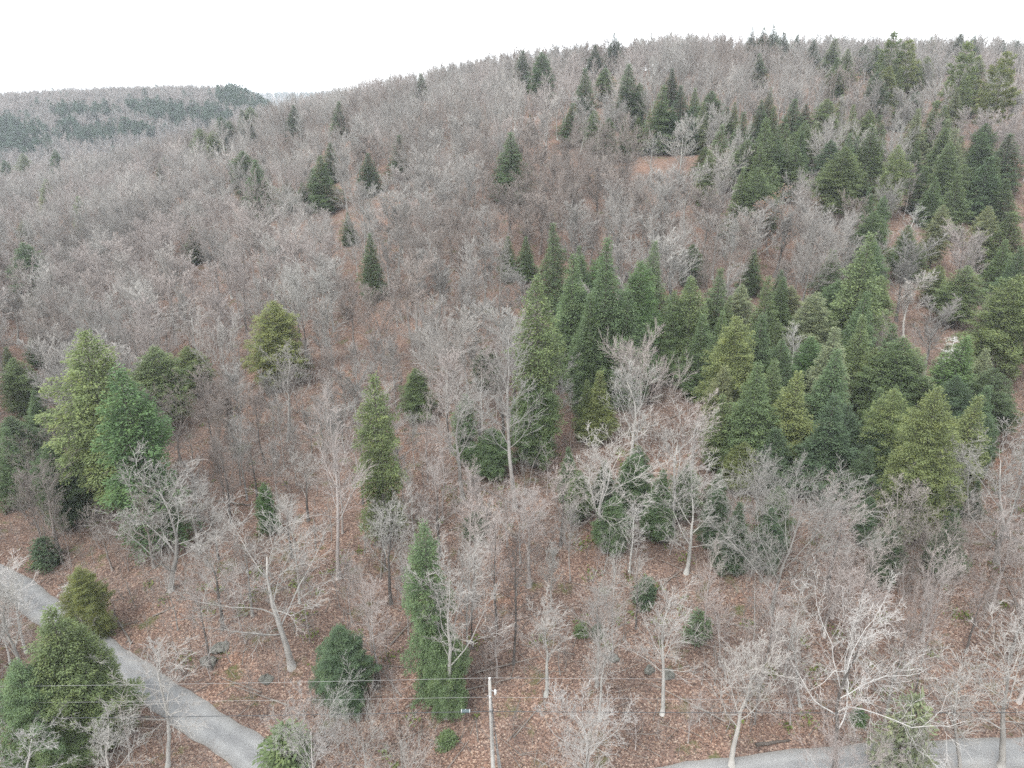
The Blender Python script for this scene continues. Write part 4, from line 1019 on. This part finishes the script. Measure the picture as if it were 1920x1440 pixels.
M_ROCK = mat_plain('lichen_rock', (.105, .105, .092), .95, 2.2, .5)
def boulder(px, row, wpx, hpx, lab, seed):
    x, y, z = ground_hit(px, row); dist = math.sqrt(x * x + y * y + (CAM_Z - z) ** 2); s = wpx * dist / F / 2 * .75; h = hpx * dist / F * .75
    g = np.random.default_rng(seed); nu, nv = 14, 9; V = []
    ph = g.uniform(0, 6.28, 8)
    for b in range(nv):
        t = math.pi * b / (nv - 1)
        for a in range(nu):
            p = 2 * math.pi * a / nu
            r = 1 + .16 * math.sin(2 * p + ph[0] + 2 * t) + .12 * math.sin(3 * p + ph[1] - 3 * t) + .08 * math.sin(5 * p + ph[2] + 4 * t) + g.uniform(-.05, .05) * (0 < b < nv - 1)
            V.append((math.sin(t) * math.cos(p) * r * s, math.sin(t) * math.sin(p) * r * s * .85, math.cos(t) * r * h * .75))
    Q = np.array([(b * nu + a, (b + 1) * nu + a, (b + 1) * nu + (a + 1) % nu, b * nu + (a + 1) % nu) for b in range(nv - 1) for a in range(nu)])
    o = link(bpy.data.objects.new('boulder', mesh_np('boulder', np.array(V), Q, [M_ROCK]))); o.location = (x, y, z + h * .25)
    tag(o, lab, 'boulder', 'boulders on the forest floor')
boulder(1217, 1262, 24, 16, 'lichen-covered boulder, left one of the pair in the clearing', 1)
boulder(1254, 1268, 28, 18, 'larger grey boulder, right one of the pair in the clearing', 2)
boulder(1150, 1236, 26, 12, 'flat mossy boulder uphill of the boulder pair', 3)
boulder(392, 1246, 34, 16, 'wide grey ledge boulder above the road bend', 4)
boulder(500, 1283, 30, 14, 'low grey boulder near the roadside ledge', 5)
boulder(415, 1225, 40, 12, 'long flat outcrop behind the roadside ledge boulder', 6)
boulder(655, 1300, 20, 14, 'small pale boulder under the round dark hemlock', 7)

def wood_log(name, a, b, r, mat, lab, cat):
    pa, pb = Vector(ground_hit(*a)), Vector(ground_hit(*b)); up = Vector((0, 0, r * .8))
    n = 7; pts = [pa.lerp(pb, k / (n - 1)) for k in range(n)]
    pts = [Vector((p.x, p.y, gz(p.x, p.y))) + up + Vector((0, 0, .04 * math.sin(k * 2.1))) for k, p in enumerate(pts)]
    v, q_ = tube(pts, [r * (1 - .08 * k) for k in range(n)], 9)
    o = link(bpy.data.objects.new(name, mesh_np(name, v, q_, [mat], smooth=True))); tag(o, lab, cat)
M_LOG = mat_plain('weathered_log', (.20, .16, .125), .9, 4, .3)
M_DLOG = mat_plain('dark_log', (.07, .06, .052), .95, 4, .3)
wood_log('fallen_log', (968, 1010), (905, 942), .24, M_LOG, 'fallen pale log with a fresh-cut end in mid clearing', 'log')
wood_log('fallen_log', (870, 905), (990, 965), .12, M_DLOG, 'thin dark fallen stem crossing uphill of the pale log', 'log')
wood_log('fallen_log', (1415, 1408), (1480, 1392), .17, M_DLOG, 'mossy dark log lying near the right road edge', 'log')
def stump():
    x, y, z = ground_hit(708, 1292); v, q_ = tube([(0, 0, -.2), (0, 0, .3), (.03, 0, 1.1), (.05, .02, 1.75)], [.42, .30, .27, .22], 9)
    o = link(bpy.data.objects.new('tree_stump', mesh_np('tree_stump', v, q_, [M_DLOG], smooth=True))); o.location = (x, y, z)
    tag(o, 'tall dark broken stump beside the round dark hemlock', 'stump')
stump()

def snag(bx, brow, tx, trow, wpx, lab, seed):
    """dead, whitened conifer: stem with short bare branches"""
    x, y, z = ground_hit(bx, brow); d = ray(tx, trow); t = y / d.y; H = CAM_Z + d.z * t - z
    dist = math.sqrt(x * x + y * y + (CAM_Z - z) ** 2); W = wpx * dist / F; rng = random.Random(seed)
    root = bpy.data.objects.new('dead_tree', None); C.objects.link(root); root.location = (x, y, z - .1)
    pts = [(0, 0, 0), (0.05, 0, H * .4), (.0, .05, H * .75), (.1, 0, H)]
    v, q_ = tube(pts, [.16, .12, .07, .02], 7); tr = link(bpy.data.objects.new('trunk', mesh_np('snag_trunk', v, q_, [M_BARK], smooth=True)), root)
    segs = []
    for k in range(150):
        zz = H * (.15 + .83 * rng.random()); L = W / 2 * (1 - .65 * zz / H) * rng.uniform(.5, 1.1); a = rng.uniform(0, 6.28); p = Vector((0.05, 0, zz)); dr = Vector((math.cos(a), math.sin(a), rng.uniform(-.2, .25)))
        for s in range(3):
            q2 = p + dr.normalized() * L / 3; segs.append((tuple(p), tuple(q2), .035 - .009 * s, .026 - .009 * s))
            for _ in range(3):
                dq = (dr + rv(rng) * .55).normalized(); segs.append((tuple(q2), tuple(q2 + dq * L * .3), .014, .006))
            p = q2; dr = dr + rv(rng) * .12
    v, q_ = prisms(segs, 3); cr = link(bpy.data.objects.new('crown', mesh_np('snag_crown', v, q_, [M_BARK], smooth=True)), root)
    tr.color = cr.color = (.48, .475, .46, 1)
    tag(root, lab, 'dead tree')
snag(1752, 790, 1762, 630, 66, 'dead whitened spruce with bare twiggy branches among green hemlocks', 1)
snag(145, 1185, 143, 1095, 56, 'small dead white conifer in front of the yellow-green one by the road', 2)
snag(1655, 905, 1650, 840, 46, 'dead grey limb-covered stub below the lone right hemlock', 3)

# ------------------------------------------------------------------ utility pole, wires
M_POLE = mat_plain('weathered_pole_wood', (.24, .232, .215), .85, 3.0, .25)
M_STEEL = mat_plain('galvanised_steel', (.38, .39, .40), .45, 8, .1, .6)
M_WIRE = mat_plain('aluminium_wire', (.22, .22, .215), .5, 5, .1, .3)
M_CABLE = mat_plain('black_cable', (.05, .053, .056), .6, 5, .2)
M_PORC = mat_plain('white_porcelain', (.5, .495, .48), .25, 5, .05)
M_GUARD = mat_plain('pale_guy_guard', (.46, .46, .445), .5, 5, .08)
M_BOXP = mat_plain('dark_splice_box', (.06, .08, .085), .5, 5, .15)

PX, PY = flat_hit(925, 1452, 0.0)
pz0 = gz(PX, PY)
d_ = ray(918, 1276); PH = CAM_Z + d_.z * PY / d_.y - pz0
def at_row(px, row, y): d = ray(px, row); t = y / d.y; return Vector((d.x * t, y, CAM_Z + d.z * t))
pole = bpy.data.objects.new('utility_pole', None); C.objects.link(pole); pole.location = (PX, PY, pz0)
tag(pole, 'weathered wooden utility pole with guy wires above the road', 'utility pole')
def part(name, v, q_, mat, smooth=True, parent=pole):
    return link(bpy.data.objects.new(name, mesh_np(name, v, q_, [mat], smooth=smooth)), parent)
topx = at_row(918, 1276, PY).x - PX
lx = lambda z: topx * z / PH
part('pole_shaft', *tube([(0, 0, -.3), (lx(PH * .5), 0, PH * .5), (lx(PH), 0, PH)], [.17, .145, .115], 12), M_POLE)
part('pole_top_insulator', *tube([(lx(PH), 0, PH), (lx(PH), 0, PH + .08), (lx(PH), 0, PH + .1), (lx(PH), 0, PH + .26), (lx(PH), 0, PH + .3)], [.03, .03, .075, .085, .03], 10), M_PORC)
zc = PH - 1.05
part('cutout_bracket', *tube([(lx(zc), -.1, zc + .28), (lx(zc) + .22, -.16, zc + .2), (lx(zc) + .4, -.16, zc + .12)], [.025] * 3, 6), M_STEEL)
cut = part('fuse_cutout', *tube([(lx(zc) + .34, -.16, zc + .36), (lx(zc) + .38, -.16, zc + .3), (lx(zc) + .42, -.16, zc + .1), (lx(zc) + .38, -.17, zc - .15), (lx(zc) + .34, -.16, zc - .2)], [.03, .085, .095, .08, .03], 9), M_PORC)
part('fuse_tube', *tube([(lx(zc) + .52, -.2, zc + .3), (lx(zc) + .48, -.2, zc - .15)], [.03, .03], 6), M_PORC, parent=cut)
zn = PH - (at_row(920, 1276, PY).z - at_row(920, 1302, PY).z)
zl = PH - (at_row(920, 1276, PY).z - at_row(920, 1329, PY).z)
part('neutral_bracket', *tube([(lx(zn), -.12, zn), (lx(zn) - .25, -.16, zn + .02)], [.025, .02], 6), M_STEEL)
part('spool_insulator', *tube([(lx(zn), -.26, zn - .08), (lx(zn), -.26, zn - .05), (lx(zn), -.26, zn), (lx(zn), -.26, zn + .05), (lx(zn), -.26, zn + .08)], [.05, .06, .04, .06, .05], 8), M_PORC)
part('cable_clamp', *box(lx(zl), -.17, zl, .16, .1, .2), M_STEEL, False)
part('ground_wire', *tube([(lx(1) + .02, -.16, 1), (lx(PH * .5) + .02, -.155, PH * .5), (lx(PH - .9) + .02, -.13, PH - .9)], [.012] * 3, 5), M_STEEL)
for za, (gx_, gr_), guard in ((PH - 1.5, (938, 1466), False), (PH - 2.2, (942, 1466), True), (PH - 2.9, (945, 1468), False)):
    g2 = at_row(gx_, gr_, PY - 1.2); b = Vector((g2.x - PX, -1.4, -.1)); a = Vector((lx(za) + .1, -.1, za))
    b.x = a.x + (b.x - a.x) * 1.05
    gw = part('guy_wire', *tube([a, b], [.022, .022], 5), M_STEEL)
    if guard: part('guy_guard', *tube([a.lerp(b, .35), a.lerp(b, 1)], [.055, .055], 7), M_GUARD, parent=gw)
    else: part('guy_guard', *tube([a.lerp(b, .55), a.lerp(b, 1)], [.04, .04], 7), M_GUARD, parent=gw)
sg = at_row(840, 1450, PY + 1.5)
part('guy_wire', *tube([(lx(PH - 1.6) - .1, 0, PH - 1.6), (sg.x - PX, 1.5, gz(sg.x, PY + 1.5) - pz0 - .1)], [.022, .022], 5), M_POLE)

def wire(name, z, yoff, rise_l, rise_r, r, mat, lab):
    """sagging span through the pole to the next poles out of view"""
    segs = []; o = Vector((PX + lx(z), PY + yoff, pz0 + z)); half = 95
    for sgn, rise in ((-1, rise_l), (1, rise_r)):
        pts = []
        for k in range(33):
            t = k / 32
            pts.append((o.x + sgn * half * t, o.y + sgn * 0.6 * t, o.z + rise * t - 4 * .55 * t * (1 - t)))
        segs.append(tube(pts, [r] * 33, 6, cap=False))
    v, q_, _m = merge([(s[0], s[1], 0) for s in segs])
    o_ = link(bpy.data.objects.new(name, mesh_np(name, v, q_, [mat], smooth=True))); tag(o_, lab, 'power line', 'lines on the utility pole')
wire('power_line', PH + .26, 0, -.2, .55, .011, M_WIRE, 'topmost thin bare wire on the utility pole')
wire('power_line', zn, -.26, .55, -.15, .010, M_WIRE, 'middle pale wire strung below the topmost one on the pole')
wire('cable_line', zl, -.24, .1, .35, .026, M_CABLE, 'lowest thick dark cable on the utility pole')
sb = at_row(873, 1331, PY - .24)
bxo = bpy.data.objects.new('splice_box', None); C.objects.link(bxo); bxo.location = (sb.x, sb.y, sb.z - .12)
part('case', *tube([(-.36, 0, 0), (-.33, 0, 0), (.33, 0, 0), (.36, 0, 0)], [.09, .14, .14, .09], 10), M_BOXP, parent=bxo)
part('end_band', *tube([(-.34, 0, 0), (-.29, 0, 0)], [.15, .15], 10), M_GUARD, parent=bxo); part('end_band', *tube([(.29, 0, 0), (.34, 0, 0)], [.15, .15], 10), M_GUARD, parent=bxo)
part('hanger', *tube([(0, 0, .1), (0, 0, .2)], [.02, .02], 5), M_STEEL, parent=bxo)
tag(bxo, 'dark cylindrical splice box hanging from the lowest cable', 'splice box')
print('WOOD', len(WOOD), 'view', len(view), 'near', len(near), 'rest', len(rest))

# ------------------------------------------------------------------ haze: thin even air round the camera and everything built
def haze():
    m, n, out = new_mat('thin_haze')
    v = n.nodes.new('ShaderNodeVolumePrincipled'); v.inputs['Color'].default_value = (.88, .94, 1.0, 1); v.inputs['Density'].default_value = .00017
    n.links.new(v.outputs[0], out.inputs['Volume'])
    v_, q_ = box(0, 0, 25, 13400, 13400, 180)
    o = link(bpy.data.objects.new('haze', mesh_np('haze', v_, q_, [m]))); tag(o, 'thin pale haze filling the valley air', kind='stuff')
haze()
